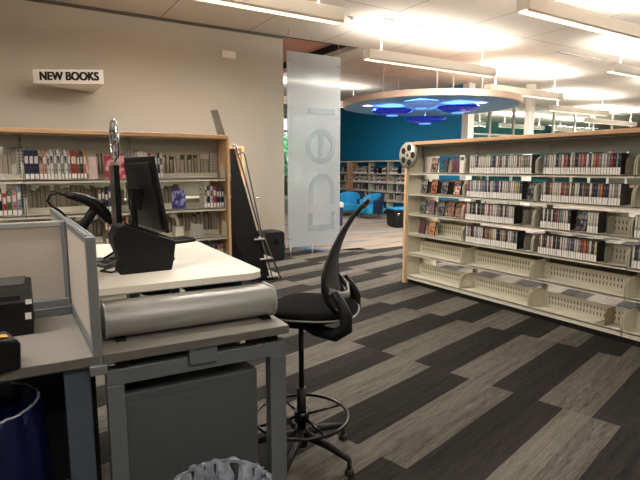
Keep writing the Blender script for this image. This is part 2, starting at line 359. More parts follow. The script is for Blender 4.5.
pendant(.6, 3.68, 5.45, 'linear white pendant light cut by the top left of the frame')
pendant(5.22, 8.28, 6.95, 'linear white pendant light in front of the round soffit')
pendant(5.16, 8.3, 3.95, 'linear white pendant light cut by the top right of the frame')
pendant(9.7, 12.9, 5.45, 'linear white pendant light cut by the right edge of the frame')
pendant(9.72, 12.55, 8.3, 'linear white pendant light just right of the round soffit')
pendant(14.6, 17.7, 9.95, 'linear white pendant light over the glazing, second farthest')
pendant(19.4, 23.0, 11.7, 'farthest linear white pendant light over the glazing')
pendant(9.7, 12.9, 2.4, 'linear white pendant light out to the right')
pendant(5.0, 8.2, .9, 'linear white pendant light beside the camera', lit=.9)
pendant(14.6, 17.8, 6.95, 'linear white pendant light far right, beyond the DVD shelving')
pendant(14.6, 17.8, 3.95, 'linear white pendant light far right, outermost')
pendant(6.3, 9.3, 12.6, 'linear white pendant light over the blue armchairs', lit=.45)
for i, x in enumerate((14.5, 18.5, 22.5)):
    pendant(x, x + 3, 15, ['linear white light beyond the glazing, left', 'linear white light beyond the glazing, middle', 'linear white light beyond the glazing, right'][i])
for i, (x0, x1, lb) in enumerate(((5.33, 6.8, 'slot air diffuser in the ceiling above the middle pendant light'), (9.88, 11.4, 'slot air diffuser in the ceiling toward the right'))):
    t = thing('air_diffuser', lb, 'air vent', ((x0 + x1) / 2, 6.66, CEIL)); h = (x1 - x0) / 2
    q = BM()
    for y in (-.045, -.003, .04): box(q, -h, h, y, y + .006, -.008, 0)
    fin('blade', q, M_WHITE, t); q = BM(); box(q, -h, h, -.037, .04, -.004, -.001); fin('slot', q, mat('vent_dark', (10, 10, 10), .8), t)
for x, y, lb in ((6.0, 7.3, 'small round sprinkler head above the middle pendant light'), (4.9, 6.9, 'small round sprinkler head left of the middle pendant light')):
    q = BM(); lathe(q, [(0, -.05), (.03, -.05), (.012, -.03), (.05, -.008), (.05, 0), (0, 0)], (0, 0, 0), 20); o = fin('sprinkler', q, M_WHITE); o.location = (x, y, CEIL); tag(o, lb, 'sprinkler')

# ------------------------------------------------------------ wall sign and sensor
t = thing('wall_sign', 'white wedge wall sign reading NEW BOOKS in black letters', 'sign', (0, 0, 0))
A, B2, D = Vector((.475, 8.07)), Vector((1.289, 7.617)), Vector((1.29, 8.55))
q = BM(); prism(q, [tuple(A), tuple(B2), tuple(D), (1.25, 8.55)], 2, 2.68, 2.865)
fin('sign_body', q, M_WHITE, t)
cu = bpy.data.curves.new('lettering', 'FONT'); cu.body = 'NEW BOOKS'; cu.size = .150; cu.extrude = .002; cu.align_x = 'CENTER'; cu.align_y = 'CENTER'
tmp = bpy.data.objects.new('tmp_text', cu); C.objects.link(tmp); bpy.context.view_layer.update()
me = bpy.data.meshes.new_from_object(tmp.evaluated_get(bpy.context.evaluated_depsgraph_get())); bpy.data.objects.remove(tmp)
lw = max(v.co.x for v in me.vertices) - min(v.co.x for v in me.vertices)
me.transform(Matrix.Scale(.77 / lw, 4, (1, 0, 0)))
tb = BM()
for k, (sx_, sy_) in enumerate(((-.007, -.004), (.007, -.004), (-.007, .004), (.007, .004), (0, 0))):
    n0 = len(tb.verts); tb.from_mesh(me); tb.verts.ensure_lookup_table()
    for v in tb.verts[n0:]: v.co += Vector((sx_, sy_, .0001 * k))
tb.to_mesh(me); tb.free()
me.materials.clear(); me.materials.append(mat('black_lettering', (12, 12, 12), .6))
o = bpy.data.objects.new('lettering', me); C.objects.link(o); o.parent = t
d = (B2 - A).normalized(); nrm = Vector((d.y, -d.x)); c = (A + B2) / 2 + nrm * .003 + d * .01
o.location = (c.x, c.y, 2.772); o.rotation_euler = (PI / 2, 0, math.atan2(d.y, d.x))
t = thing('wall_sensor', 'small white rectangular sensor on the beige wall', 'sensor', (3.47, 8.55, 3.47))
q = BM(); box(q, -.125, .125, -.04, 0, -.06, .06); fin('case', q, M_WHITE, t, .008)
q = BM(); box(q, -.03, .03, -.044, -.04, -.02, .02); fin('window', q, M_LABEL, t)

# ------------------------------------------------------------ glass banner
t = thing('glass_banner', 'tall frosted glass banner panel with faint sideways letters', 'glass panel', (4.27, 7.93, 0))
b = BM(); box(b, 0, 1.1, -.008, .008, .14, 3.52)
fin('glass_sheet', b, frosted('frosted_glass', (.56, .60, .63), .36), t, .003)
ML = frosted('letter_glass', (.56, .61, .63), .62)
def letter(polys, name='letter'):
    q = BM()
    for p in polys: prism(q, p, 1, -.014, -.009)
    return fin(name, q, ML, t)
def ring(cx, cz, r0, r1, a0, a1, n=18):
    out = []
    for k in range(n):
        s0, s1 = math.radians(a0 + (a1 - a0) * k / n), math.radians(a0 + (a1 - a0) * (k + 1) / n)
        out.append([(cx + r0 * math.cos(s0), cz + r0 * math.sin(s0)), (cx + r1 * math.cos(s0), cz + r1 * math.sin(s0)), (cx + r1 * math.cos(s1), cz + r1 * math.sin(s1)), (cx + r0 * math.cos(s1), cz + r0 * math.sin(s1))])
    return out
letter([[(.42, 2.50), (.98, 2.50), (.98, 2.60), (.42, 2.60)]])
letter(ring(.68, 1.93, .22, .31, 0, 360, 28) + [[(.64, 1.7), (.72, 1.7), (.72, 2.16), (.64, 2.16)]])
letter(ring(.70, 1.18, .18, .27, 0, 180) + [[(.43, .90), (.52, .90), (.52, 1.18), (.43, 1.18)], [(.88, .90), (.97, .90), (.97, 1.18), (.88, 1.18)]])
letter([[(.42, .42), (.98, .42), (.98, .52), (.42, .52)], [(.42, .52), (.50, .52), (.50, .75), (.42, .75)], [(.90, .52), (.98, .52), (.98, .75), (.90, .75)]])
for x, z in ((.04, 3.36), (1.06, 3.36), (.04, 2.6), (1.06, 2.6), (.04, .3), (1.06, .3)):
    q = BM(); lathe(q, [(0, -.02), (.016, -.02), (.016, .02), (0, .02)], (x, 0, z), 16, axis=1); fin('standoff', q, M_CHROME, t)
for x in (.04, .5, 1.06):
    q = BM(); tube(q, [(x, 0, .0), (x, 0, .14)], .014); box(q, x - .02, x + .02, -.016, .016, .12, .18); fin('foot_post', q, M_ALU, t)
for x in (.04, 1.06):
    q = BM(); tube(q, [(x, 0, 3.52), (x, 0, 3.9)], .004, 6); fin('cable', q, M_ALU, t)

# ------------------------------------------------------------ shelving ranges
def bracket_pts(d, h):
    """side plate with a rounded front top; along depth (0 = front) and height"""
    p = [(.004, 0), (.0, .05)]
    for k in range(9):
        a = math.radians(180 - 90 * k / 8); p.append((.075 + .075 * math.cos(a), h - .075 + .075 * math.sin(a)))
    return p + [(d, h), (d, 0)]
def slot_rows(q, axis_front, y0, y1, z0, rows, pitch=.034, mi=1):
    n = int((y1 - y0) / pitch)
    for r in range(rows):
        for k in range(n):
            yy = y0 + (k + .5) * pitch
            box(q, axis_front - .002, axis_front, yy - .0045, yy + .0045, z0 + r * .055, z0 + r * .055 + .032, mi)
def map_y(o): pass
RZ = [1.49, 1.22, .955, .69, .42, .11]
RX = 4.60
bays = [(5.155, 4.21), (4.21, 3.26), (3.26, 2.305), (2.305, 1.36)]
case = thing('bookcase', 'long cream steel DVD bookcase with maple top and end', 'bookcase', (RX, 3.25, 0))
def L(pts): return pts
def sh(bm_): # shift world -> case local
    for v in bm_.verts: v.co -= Vector((RX, 3.25, 0))
    return bm_
q = BM(); box(q, RX - .03, RX + .56, 1.30, 5.215, 1.845, 1.885); fin('top_panel', sh(q), M_WOOD, case, .004)
q = BM(); box(q, RX - .03, RX + .56, 5.17, 5.215, 0, 1.845); fin('end_panel', sh(q), M_WOOD, case, .004)
q = BM(); box(q, RX - .01, RX + .54, 5.160, 5.17, 0, 1.845); fin('end_lining', sh(q), M_CREAM, case)
q = BM(); box(q, RX - .03, RX + .56, 1.30, 1.345, 0, 1.845); fin('end_panel', sh(q), M_WOOD, case, .004)
q = BM(); box(q, RX + .03, RX + .50, 1.36, 5.16, 0, .085); fin('kick_base', sh(q), mat('kick_black', (16, 15, 14), .7), case)
for yy in (5.145, 4.21, 3.26, 2.305, 1.37):
    q = BM(); box(q, RX + .245, RX + .285, yy - .025, yy + .025, .085, 1.845)
    for k in range(60):
        z = .12 + k * .028
        for s in (-.012, .006): box(q, RX + .243, RX + .245, yy + s, yy + s + .006, z, z + .014, 1)
    fin('upright', sh(q), [M_UPR, M_SLOT], case)
for (y1, y0) in bays:
    q = BM(); box(q, RX + .22, RX + .235, y0 + .01, y1 - .01, 1.70, 1.845); box(q, RX + .03, RX + .22, y0 + .01, y1 - .01, 1.83, 1.842); fin('header_panel', sh(q), M_GREYSTEEL, case)
for i, z in enumerate(RZ):
    for bi, (y1, y0) in enumerate(bays):
        q = BM()
        box(q, RX, RX + .235, y0 + .004, y1 - .004, z - .012, z); box(q, RX, RX + .014, y0 + .004, y1 - .004, z - (.028 if z > .2 else .05), z + .003)
        if z < .2: box(q, RX + .29, RX + .52, y0 + .004, y1 - .004, z - .03, z)
        s = fin('shelf', sh(q), M_CREAM, case)
        for yy, sgn in ((y1 - .012, 1), (y0 + .006, -1)):
            q = BM(); prism(q, [(RX + a, z + c) for a, c in bracket_pts(.235, .175)], 1, yy, yy + .006); fin('side_bracket', sh(q), M_CREAM, s)
        if i >= 2:
            q = BM(); box(q, RX + .205, RX + .212, y0 + .01, y1 - .02, z, z + .155)
            slot_rows(q, RX + .205, y0 + .05, y1 - .06, z + .03, 2); fin('back_plate', sh(q), [M_CREAM, M_SLOT], s)
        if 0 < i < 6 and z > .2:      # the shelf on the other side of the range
            q = BM(); box(q, RX + .29, RX + .52, y0 + .004, y1 - .004, z - .04, z - .028); fin('rear_shelf', sh(q), M_CREAM, case); q = BM(); box(q, RX + .30, RX + .305, y0 + .01, y1 - .01, z - .028, z + (.19 if z < .6 else .15)); fin('rear_shaded_plate', sh(q), mat('shadow_grey_steel', (84, 80, 70), .6), case)  # rear plate raised, with shade painted in to darken the gaps

ORD = ['first', 'second', 'third', 'fourth', 'fifth', 'sixth', 'seventh', 'eighth', 'ninth', 'tenth', 'eleventh', 'twelfth', 'thirteenth', 'fourteenth', 'fifteenth', 'sixteenth', 'seventeenth', 'eighteenth', 'nineteenth', 'twentieth']
for tens in ('twenty', 'thirty', 'forty', 'fifty', 'sixty', 'seventy', 'eighty', 'ninety'):
    ORD += [tens + '-' + o for o in ORD[:9]] + [{'twenty': 'thirtieth', 'thirty': 'fortieth', 'forty': 'fiftieth', 'fifty': 'sixtieth', 'sixty': 'seventieth', 'seventy': 'eightieth', 'eighty': 'ninetieth', 'ninety': 'hundredth'}[tens]]
PAL = {'white': (214, 208, 198), 'dark grey': (58, 56, 56), 'red': (168, 52, 54), 'blue': (66, 80, 118), 'brown': (110, 84, 62), 'black': (22, 22, 24), 'grey': (140, 138, 134), 'orange': (190, 116, 76), 'pale blue': (128, 146, 162), 'navy': (30, 36, 70), 'yellow': (196, 178, 110), 'pink': (190, 128, 132), 'green': (70, 110, 70), 'tan': (190, 160, 120), 'purple': (82, 70, 104)}
def spine_mat(col):
    n = 'spine_' + col.replace(' ', '_')
    if n in MATS: return MATS[n]
    m = cover_mat(n, [tuple(max(0, v * .6) for v in PAL[col]), PAL[col], PAL[col], tuple(min(255, v * .5 + 120) for v in PAL[col])], 34)
    MATS[n] = m; return m
MESHES = {}
def spine_mesh(kind, col, th, h, d):
    """front at x=0 facing -x, thickness along y (0..-th), height z"""
    k = (kind, col, round(th, 3), round(h, 2), round(d, 2))
    if k in MESHES: return MESHES[k]
    q = BM(); g = .0012
    if kind == 'dvd':
        box(q, .001, d, -th + g, -g, 0, h, 3); box(q, 0, .002, -th + g + .001, -g - .001, 0, .062, 1); box(q, 0, .002, -th + g + .002, -g - .002, .066, h - .004, 0)
        box(q, .004, d - .002, -th * .55, -th * .45, h, h + .0008, 2); ms = [spine_mat(col), M_LABEL, M_PAGE, mat('case_shell', (34, 31, 29), .5)]
    elif kind == 'book':
        box(q, 0, .003, -th + g, -g, 0, h, 0); box(q, .003, d, -th + g, -th + g + .002, 0, h, 0); box(q, .003, d, -g - .002, -g, 0, h, 0)
        box(q, .004, d - .006, -th + g + .002, -g - .002, .003, h - .004, 2); box(q, -.0006, 0, -th + .004, -.004, .006, .048, 1)
        box(q, -.0006, 0, -th + .005, -.005, h * .55, h * .8, 3); ms = [spine_mat(col), M_LABEL, M_PAGE, spine_mat('white' if col not in ('white', 'yellow', 'tan') else 'dark grey')]
    else:   # back: fore-edge towards the viewer
        box(q, 0, d, -th + g, -th + g + .002, 0, h, 0); box(q, 0, d, -g - .002, -g, 0, h, 0); box(q, d - .003, d, -th + g + .002, -g - .002, 0, h, 0)
        box(q, .006, d - .004, -th + g + .002, -g - .002, .003, h - .004, 2); ms = [spine_mat(col), M_LABEL, M_PAGE]
    bmesh.ops.recalc_face_normals(q, faces=q.faces)
    me = bpy.data.meshes.new(kind); q.to_mesh(me); q.free()
    for m in ms: me.materials.append(m)
    MESHES[k] = me; return me
BAYN = ['left end bay', 'second bay', 'third bay', 'bay at the frame edge']
SHN = ['top shelf', 'second shelf', 'third shelf', 'fourth shelf', 'fifth shelf', 'bottom shelf']
def row(kind, name, cat, x, y1, y0, z, cols, place, group, hr=(.19, .19), thr=(.02, .028), d=.135, rot=0, jitter=.004):
    """books from y1 (left in the picture) down to y0, fronts at x"""
    y = y1; i = 0
    while True:
        th = random.choice([thr[0], (thr[0] + thr[1]) / 2, thr[1]])
        if y - th < y0 or i > 98: break
        col = cols[i % len(cols)] if isinstance(cols, list) else random.choice(cols)
        h = random.choice([hr[0], (hr[0] + hr[1]) / 2, hr[1]])
        o = bpy.data.objects.new(name, spine_mesh(kind, col, th, h, d)); C.objects.link(o)
        if rot: 
            o.rotation_euler = (0, 0, rot); o.location = (y1 - y + x[0], x[1] + random.uniform(0, jitter), z)
        else: o.location = (x + random.uniform(0, jitter), y, z)
        tag(o, f"{col} DVD case, {ORD[i]} from the left, {place}", cat, group)
        y -= th; i += 1
    return y
DC = ('white', 'dark grey', 'dark grey', 'red', 'blue', 'brown', 'black', 'grey', 'white', 'grey', 'pale blue', 'navy', 'brown', 'orange', 'black', 'purple')
class RC:
    def __init__(s, c): s.c = c
    def __getitem__(s, i): return random.choice(s.c)
def dv(si, bi, ya, yb, cols=DC, part='', hr=(.187, .19)):
    cols = tuple(cols) + ('white', 'grey', 'dark grey', 'white', 'grey', 'white', 'white')
    row('dvd', 'dvd_case', 'dvd', RX + .012, ya, yb, RZ[si] + .003, tuple(cols), f"{SHN[si]}, {BAYN[bi]}{part}", f"DVD cases on the {SHN[si]} of the {BAYN[bi]}{part}", hr)
dv(0, 1, 4.14, 3.31, ('white', 'white', 'dark grey', 'brown', 'grey', 'dark grey', 'tan', 'blue', 'white'))
dv(0, 2, 3.19, 2.42, ('white', 'red', 'dark grey', 'grey', 'white', 'pink', 'blue', 'navy', 'red', 'black', 'white', 'orange'))
dv(1, 1, 4.17, 3.42, ('white', 'yellow', 'grey', 'dark grey', 'white', 'pink', 'red', 'dark grey', 'blue', 'pale blue', 'purple'))
dv(1, 2, 3.20, 2.40, ('orange', 'navy', 'black', 'white', 'red', 'red', 'grey', 'dark grey', 'white', 'grey', 'brown'))
dv(2, 1, 4.18, 3.50, ('dark grey', 'black', 'white', 'grey', 'red', 'brown', 'white', 'dark grey'))
dv(2, 2, 3.19, 2.86, ('dark grey', 'red', 'pale blue', 'navy', 'white', 'grey', 'dark grey'))
dv(2, 2, 2.70, 2.58, ('blue', 'red', 'navy', 'white', 'grey'), ', right')
dv(3, 1, 4.16, 3.44, ('pale blue', 'dark grey', 'orange', 'white', 'navy', 'brown', 'white', 'grey', 'tan', 'black'))
dv(3, 2, 3.20, 2.57, ('brown', 'orange', 'red', 'white', 'dark grey', 'blue', 'black', 'red', 'grey', 'yellow'))
dv(2, 3, 2.28, 2.1, ('red', 'black', 'white')); dv(3, 3, 2.28, 2.1, ('pink', 'dark grey', 'white')); dv(1, 3, 2.24, 2.1, ('brown', 'black')); dv(0, 3, 2.26, 2.1, ('white', 'black'))
# face-out DVD cases
COV = {'dark face photo': [(30, 24, 28), (90, 64, 60), (170, 146, 134), (24, 24, 30)], 'blue green': [(44, 66, 78), (62, 92, 100), (34, 46, 58), (150, 156, 110)], 'red and navy': [(28, 28, 48), (120, 48, 52), (64, 64, 96), (20, 20, 26)],
       'black and grey': [(16, 16, 20), (48, 54, 58), (140, 142, 142), (20, 22, 26)], 'red and brown': [(40, 24, 22), (130, 60, 48), (180, 130, 104), (24, 18, 18)], 'white and orange': [(214, 210, 202), (180, 120, 80), (60, 60, 84), (226, 222, 214)],
       'blue and orange': [(50, 84, 124), (180, 118, 70), (34, 40, 66), (190, 184, 166)], 'purple and pink': [(66, 46, 66), (150, 116, 130), (50, 44, 66), (200, 190, 196)], 'orange': [(90, 52, 34), (180, 112, 70), (200, 156, 116), (50, 28, 22)]}
def face_dvd(y, z, cov, label, x=None, w=.125, h=.185, name='dvd_case', cat='dvd'):
    x = RX + .05 if x is None else x
    t = bpy.data.objects.new(name, None); C.objects.link(t); t.location = (x, y, z); tag(t, label, cat, 'face-out DVD cases'); t.rotation_euler = (0, math.radians(9), math.radians(-6))
    q = BM(); box(q, 0, .014, -w / 2, w / 2, .003, h); fin('case', q, M_BLACKG, t, .002)
    m = MATS.get('cov' + cov) or cover_mat('cover_' + cov.replace(' ', '_'), COV[cov], 26); MATS['cov' + cov] = m
    q = BM(); box(q, -.001, 0, -w / 2 + .005, w / 2 - .004, .008, h - .004); fin('cover_sleeve', q, m, t)
F = [(0, 4.76, 'dark face photo'), (0, 4.585, 'blue green'), (0, 4.40, 'red and navy'), (1, 4.93, 'black and grey'), (1, 4.75, 'red and brown'), (1, 4.57, 'black and grey'), (1, 4.36, 'white and orange'), (1, 3.345, 'black and grey'),
     (2, 4.95, 'black and grey'), (2, 4.79, 'purple and pink'), (2, 4.62, 'black and grey'), (2, 4.45, 'blue and orange'), (2, 4.30, 'blue and orange'), (3, 4.95, 'red and navy'), (3, 4.77, 'orange'), (2, 2.79, 'black and grey')]
cnt = {}
for si, y, cov in F:
    bi = 0 if y > 4.21 else (1 if y > 3.26 else 2); k = (si, bi); cnt[k] = cnt.get(k, 0) + 1
    face_dvd(y, RZ[si] + .003, cov, f"{cov} DVD case facing out, {ORD[cnt[k] - 1]} from the left, {SHN[si]}, {BAYN[bi]}")
# loose items on the DVD shelves
def bookend(y, z, label, m=M_GREYSTEEL, h=.155, d=.13, x=RX + .03, z_t=.002):
    q = BM(); prism(q, [(x + a * d / .235, z + .003 + c * h / .175) for a, c in bracket_pts(.235, .175)], 1, y, y + .003); box(q, x + .01, x + d, y + .003, y + .10, z + .0031, z + .005)
    o = fin('bookend', q, m); tag(o, label, 'bookend', 'steel bookends')
bookend(3.40, RZ[2], 'grey steel bookend at right end of the second bay third shelf row'); bookend(2.40, RZ[0], 'olive steel bookend on the top shelf of the third bay', mat('olive_steel', (120, 112, 88), .5))
bookend(2.52, RZ[2], 'grey steel bookend closing the third shelf row in the third bay'); bookend(2.52, RZ[3], 'grey steel bookend closing the fourth shelf row in the third bay')
bookend(2.47, RZ[5], 'grey steel bookend standing alone on the bottom shelf', mat('taupe_steel', (150, 140, 112), .5), .16, .17, RX + .02); bookend(3.37, RZ[3], 'grey steel bookend closing the fourth shelf row in the second bay')
q = BM(); box(q, RX + .02, RX + .14, 4.225, 4.30, RZ[0] + .003, RZ[0] + .21); box(q, RX + .019, RX + .02, 4.235, 4.29, RZ[0] + .15, RZ[0] + .19, 1)
o = fin('shelf_marker', q, [M_WHITE, mat('marker_print', (90, 88, 84), .6)], None, .004); tag(o, 'white shelf marker box between DVDs on top shelf', 'shelf marker')
# items seen through the range, on its other side
k = 0
for z, a, bb, cols in ((1.19, 4.9, 4.3, ('tan', 'blue', 'pale blue', 'white')), (1.19, 4.1, 3.4, ('green', 'tan', 'white')), (.925, 4.9, 4.3, ('orange', 'pale blue', 'white')), (.925, 4.1, 3.4, ('white', 'tan', 'dark grey')), (1.19, 3.1, 2.5, ('tan', 'white', 'grey', 'pale blue')), (.925, 3.1, 2.5, ('white', 'tan')), (.66, 4.9, 4.4, ('orange', 'blue', 'tan')), (1.46, 4.9, 4.3, ('tan', 'blue', 'blue'))):
    row('back', 'dvd_case', 'dvd', RX + .33, a, bb, z + (.002 if z < 1.4 else .0), tuple(cols), f"seen through {['', 'second', 'third', 'fourth', 'top'][{1.19: 1, .925: 2, .66: 3, 1.46: 4}[z]]} gap, {'left' if a > 4.5 else 'second' if a > 3.5 else 'third'} bay", f'DVD cases on the far side of the cream bookcase {k}', (.2, .2), (.07, .10), .14); k += 1
# film reel on the corner
t = thing('film_reel', 'round silver film reel with six dark holes on bookcase corner', 'film reel', (RX - .04, 5.14, 1.715))
q = BM(); N = 48; R = .163
holes = [(.098 * math.cos(2 * PI * k / 5 + PI / 2 + .3), .098 * math.sin(2 * PI * k / 5 + PI / 2 + .3)) for k in range(5)]
lathe(q, [(0, -.012), (R, -.012), (R, -.006), (0, -.006)], seg=N, axis=0); fin('disc', q, mat('reel_silver', (190, 186, 172), .4, metal=.2), t)
q = BM(); lathe(q, [(0, .012), (R, .012), (R, .018), (0, .018)], seg=N, axis=0); lathe(q, [(.05, -.006), (.06, -.006), (.06, .012), (.05, .012)], seg=24, axis=0); fin('rear_disc', q, mat('reel_silver', (190, 186, 172)), t)
for hy, hz in holes:
    q = BM(); lathe(q, [(0, -.0135), (.040, -.0135), (.042, -.012), (.042, -.004), (0, -.004)], (0, hy, hz), 24, axis=0); fin('hole', q, mat('reel_hole', (34, 30, 26), .8), t)
q = BM(); lathe(q, [(0, -.015), (.022, -.015), (.024, -.012), (0, -.012)], seg=20, axis=0)
for k in range(5):
    a = 2 * PI * k / 5 + PI / 2 + .3 + PI / 5; lathe(q, [(0, -.0145), (.009, -.0145), (.009, -.012), (0, -.012)], (0, .06 * math.cos(a), .06 * math.sin(a)), 12, axis=0)
fin('hub', q, M_SLOT, t)

# ------------------------------------------------------------ left range (new books)
LY, LZ = 4.95, [1.45, 1.15, .855, .56, .26]
lc = thing('bookcase', 'grey steel new-book bookcase with maple top behind the desk', 'bookcase', (1.0, LY, 0))
def sl(bm_):
    for v in bm_.verts: v.co -= Vector((1.0, LY, 0))
    return bm_
q = BM(); box(q, -1.8, 1.99, LY - .02, LY + .53, 1.84, 1.878); fin('top_panel', sl(q), M_WOOD, lc, .004)
q = BM(); box(q, 1.962, 1.99, LY - .02, LY + .53, 0, 1.84); fin('end_panel', sl(q), M_WOOD, lc, .004)
q = BM(); box(q, -1.7, 1.95, LY + .03, LY + .48, 0, .085); fin('kick_base', sl(q), MATS['kick_black'], lc)
for x in (-.745, .165, 1.065, 1.915):
    q = BM(); box(q, x - .036, x + .036, LY + .235, LY + .275, .085, 1.84)
    for k in range(60):
        z = .12 + k * .028
        for s in (-.017, .008): box(q, x + s, x + s + .009, LY + .233, LY + .235, z, z + .014, 1)
    fin('upright', sl(q), [M_UPR, mat('upright_holes', (40, 38, 34), .8)], lc)
lb = [(-.745, .165), (.165, 1.065), (1.065, 1.952)]
for (x0, x1) in lb:
    q = BM(); box(q, x0 + .01, x1 - .01, LY + .20, LY + .215, 1.73, 1.835); fin('header_panel', sl(q), M_GREYSTEEL, lc)
for i, z in enumerate(LZ):
    for (x0, x1) in lb:
        q = BM(); box(q, x0 + .003, x1 - .003, LY, LY + .235, z - .012, z); box(q, x0 + .003, x1 - .003, LY, LY + .014, z - .03, z + .003)
        s = fin('shelf', sl(q), M_CREAM, lc)
        for xx in (x0 + .004, x1 - .010):
            q = BM(); prism(q, [(LY + a, z + c) for a, c in bracket_pts(.12, .15)], 0, xx, xx + .006); fin('side_bracket', sl(q), M_CREAM, s)
        q = BM(); box(q, x0 + .01, x1 - .01, LY + .21, LY + .215, z, z + .05); fin('back_lip', sl(q), M_CREAM, s)
        q = BM(); box(q, x0 + .003, x1 - .003, LY + .275, LY + .51, z - .012, z); box(q, x0 + .01, x1 - .01, LY + .285, LY + .288, z, z + .045); fin('rear_shelf', sl(q), M_CREAM, lc)
def brow(x0, items, z, place, group, kind='book', d=.16, yf=LY + .016, hr=None):
    x = x0
    for i, (col, th, h) in enumerate(items):
        o = bpy.data.objects.new('book', spine_mesh(kind, col, th, h, d)); C.objects.link(o)
        o.rotation_euler = (0, 0, PI / 2); o.location = (x + .0, yf + random.uniform(0, .006), z + (.003 if yf < LY + .1 else 0)); tag(o, f"{col} book, {ORD[i]} from the left, {place}", 'book', group)
        x += th
def R2(cols, n, th=(.02, .03), h=(.2, .24)): return [(random.choice(cols), round(random.choice([th[0], (th[0] + th[1]) / 2, th[1]]), 3), round(random.choice([h[0], (h[0] + h[1]) / 2, h[1]]), 3)) for _ in range(n)]
# local x of the book runs: +y90 rotation puts thickness along +x
brow(.178, [('navy', .036, .245), ('navy', .036, .245), ('navy', .036, .245), ('tan', .030, .245), ('pink', .030, .24), ('white', .024, .225)] + [('white', .028, .25), ('grey', .026, .25), ('white', .028, .25), ('grey', .026, .25), ('white', .028, .25), ('grey', .026, .25)] + [('red', .046, .245), ('brown', .026, .235), ('dark grey', .026, .245), ('orange', .028, .24)], LZ[0], 'top shelf, bay left of the monitor', 'new books on the top shelf left of the monitor')
brow(1.10, [('white', .03, .24), ('white', .026, .25), ('white', .03, .245), ('red', .036, .235), ('white', .026, .225), ('grey', .028, .24), ('navy', .022, .24), ('white', .028, .235)], LZ[0], 'top shelf right of the monitor', 'new books on the top shelf right of the monitor')
brow(-.32, R2(['brown', 'black', 'dark grey'], 10, (.028, .03)) + [('black', .03, .23), ('red', .03, .19), ('green', .036, .21), ('pink', .038, .215), ('pale blue', .034, .245)], LZ[1], 'second shelf at the left frame edge', 'new books on the second shelf at the frame edge')
brow(.735, [('brown', .03, .21), ('dark grey', .028, .22), ('black', .028, .2), ('blue', .03, .23), ('yellow', .028, .23), ('white', .026, .2), ('dark grey', .03, .23)], LZ[1], 'second shelf just left of the monitor', 'new books on the second shelf left of the monitor')
brow(1.725, [('white', .026, .23), ('navy', .034, .215), ('white', .03, .215), ('red', .036, .215), ('dark grey', .03, .2), ('blue', .026, .2), ('black', .024, .2)], LZ[1], 'second shelf at the maple end panel', 'new books on the second shelf at the end panel')
brow(1.69, [('navy', .036, .21), ('red', .03, .2), ('dark grey', .03, .2), ('blue', .034, .215), ('navy', .03, .2), ('orange', .03, .2), ('brown', .03, .2)], LZ[3], 'fourth shelf at the maple end panel', 'new books on the fourth shelf')
brow(.20, [('red', .03, .2), ('pink', .034, .1), ('white', .03, .12)] , LZ[2], 'third shelf behind the partition', 'new books on the third shelf')
brow(.78, R2(['orange', 'dark grey', 'black', 'brown', 'grey'], 9), LZ[2], 'third shelf behind the scanner', 'new books behind the scanner')
for (xa, n, si, pl) in ((-.3, 14, 0, 'top shelf at the left frame edge'), (.77, 10, 0, 'top shelf behind the silver disc'), (1.36, 20, 0, 'top shelf right of the monitor'), (.20, 28, 1, 'second shelf behind the scanner cable'), (1.2, 12, 1, 'second shelf behind the blue book'), (.2, 28, 2, 'third shelf above the partition'), (1.12, 28, 2, 'third shelf right of the monitor'), (1.15, 26, 3, 'fourth shelf right of the monitor')):
    brow(xa, R2(['grey', 'dark grey', 'white', 'brown', 'grey', 'dark grey'] if si != 2 else ['dark grey', 'grey', 'dark grey', 'black'], int(n * .8), (.03, .044), (.19, .235)), LZ[si], 'far side, ' + pl, 'books on the far side, ' + pl, 'back', .15, LY + .295)
# single items on the left range
def face_book(x, z, w, h, cols, label, ry=0, name='book', cat='book'):
    t = bpy.data.objects.new(name, None); C.objects.link(t); t.location = (x, LY + .03, z + .003); t.rotation_euler = (math.radians(-8), 0, 0); tag(t, label, cat)
    q = BM(); box(q, -w / 2, w / 2, 0, .003, 0, h); box(q, -w / 2, w / 2, .022, .025, 0, h); box(q, -w / 2, -w / 2 + .003, .003, .022, 0, h); fin('cover', q, cover_mat('cover_' + label[:6], cols, 14), t)
    q = BM(); box(q, -w / 2 + .003, w / 2 - .005, .003, .022, .003, h - .003); fin('page_block', q, M_PAGE, t)
face_book(.90, LZ[0], .17, .215, [(160, 30, 60), (196, 60, 90), (226, 160, 160), (230, 190, 180)], 'red and pink book facing out behind the silver disc')
face_book(1.475, LZ[1], .135, .2, [(40, 40, 90), (60, 60, 130), (150, 150, 190), (36, 36, 80)], 'blue book facing out on the second shelf right of monitor')
face_book(.71, LZ[0], .075, .20, [(206, 180, 176), (216, 190, 186), (210, 186, 180), (220, 196, 190)], 'pale pink book standing open-faced on the top shelf')
q = BM(); box(q, 1.60, 1.72, LY + .10, LY + .102, LZ[2] + .003, LZ[2] + .13); box(q, 1.60, 1.602, LY + .02, LY + .10, LZ[2] + .003, LZ[2] + .16); box(q, 1.70, 1.702, LY + .02, LY + .10, LZ[2] + .003, LZ[2] + .13); box(q, 1.6, 1.702, LY + .02, LY + .1, LZ[2] + .003, LZ[2] + .005)
tag(fin('book_stand', q, mat('clear_acrylic', (214, 214, 206), .2)), 'clear acrylic book stand on third shelf right of the monitor', 'book stand')
q = BM(); tube(q, [(1.40, LY + .1, LZ[1] - .03), (1.42, LY + .1, LZ[1] - .06), (1.46, LY + .1, LZ[1] - .09), (1.47, LY + .1, LZ[2] + .12)], [.035, .03, .016, .014], 12); box(q, 1.43, 1.51, LY + .05, LY + .15, LZ[2] + .003, LZ[2] + .12)
tag(fin('easel', q, M_CREAM), 'cream plastic easel post on the third shelf', 'easel')
t = thing('sign_holder', 'grey sign holder plate leaning up from left bookcase top', 'sign holder', (1.925, 5.08, 1.878))
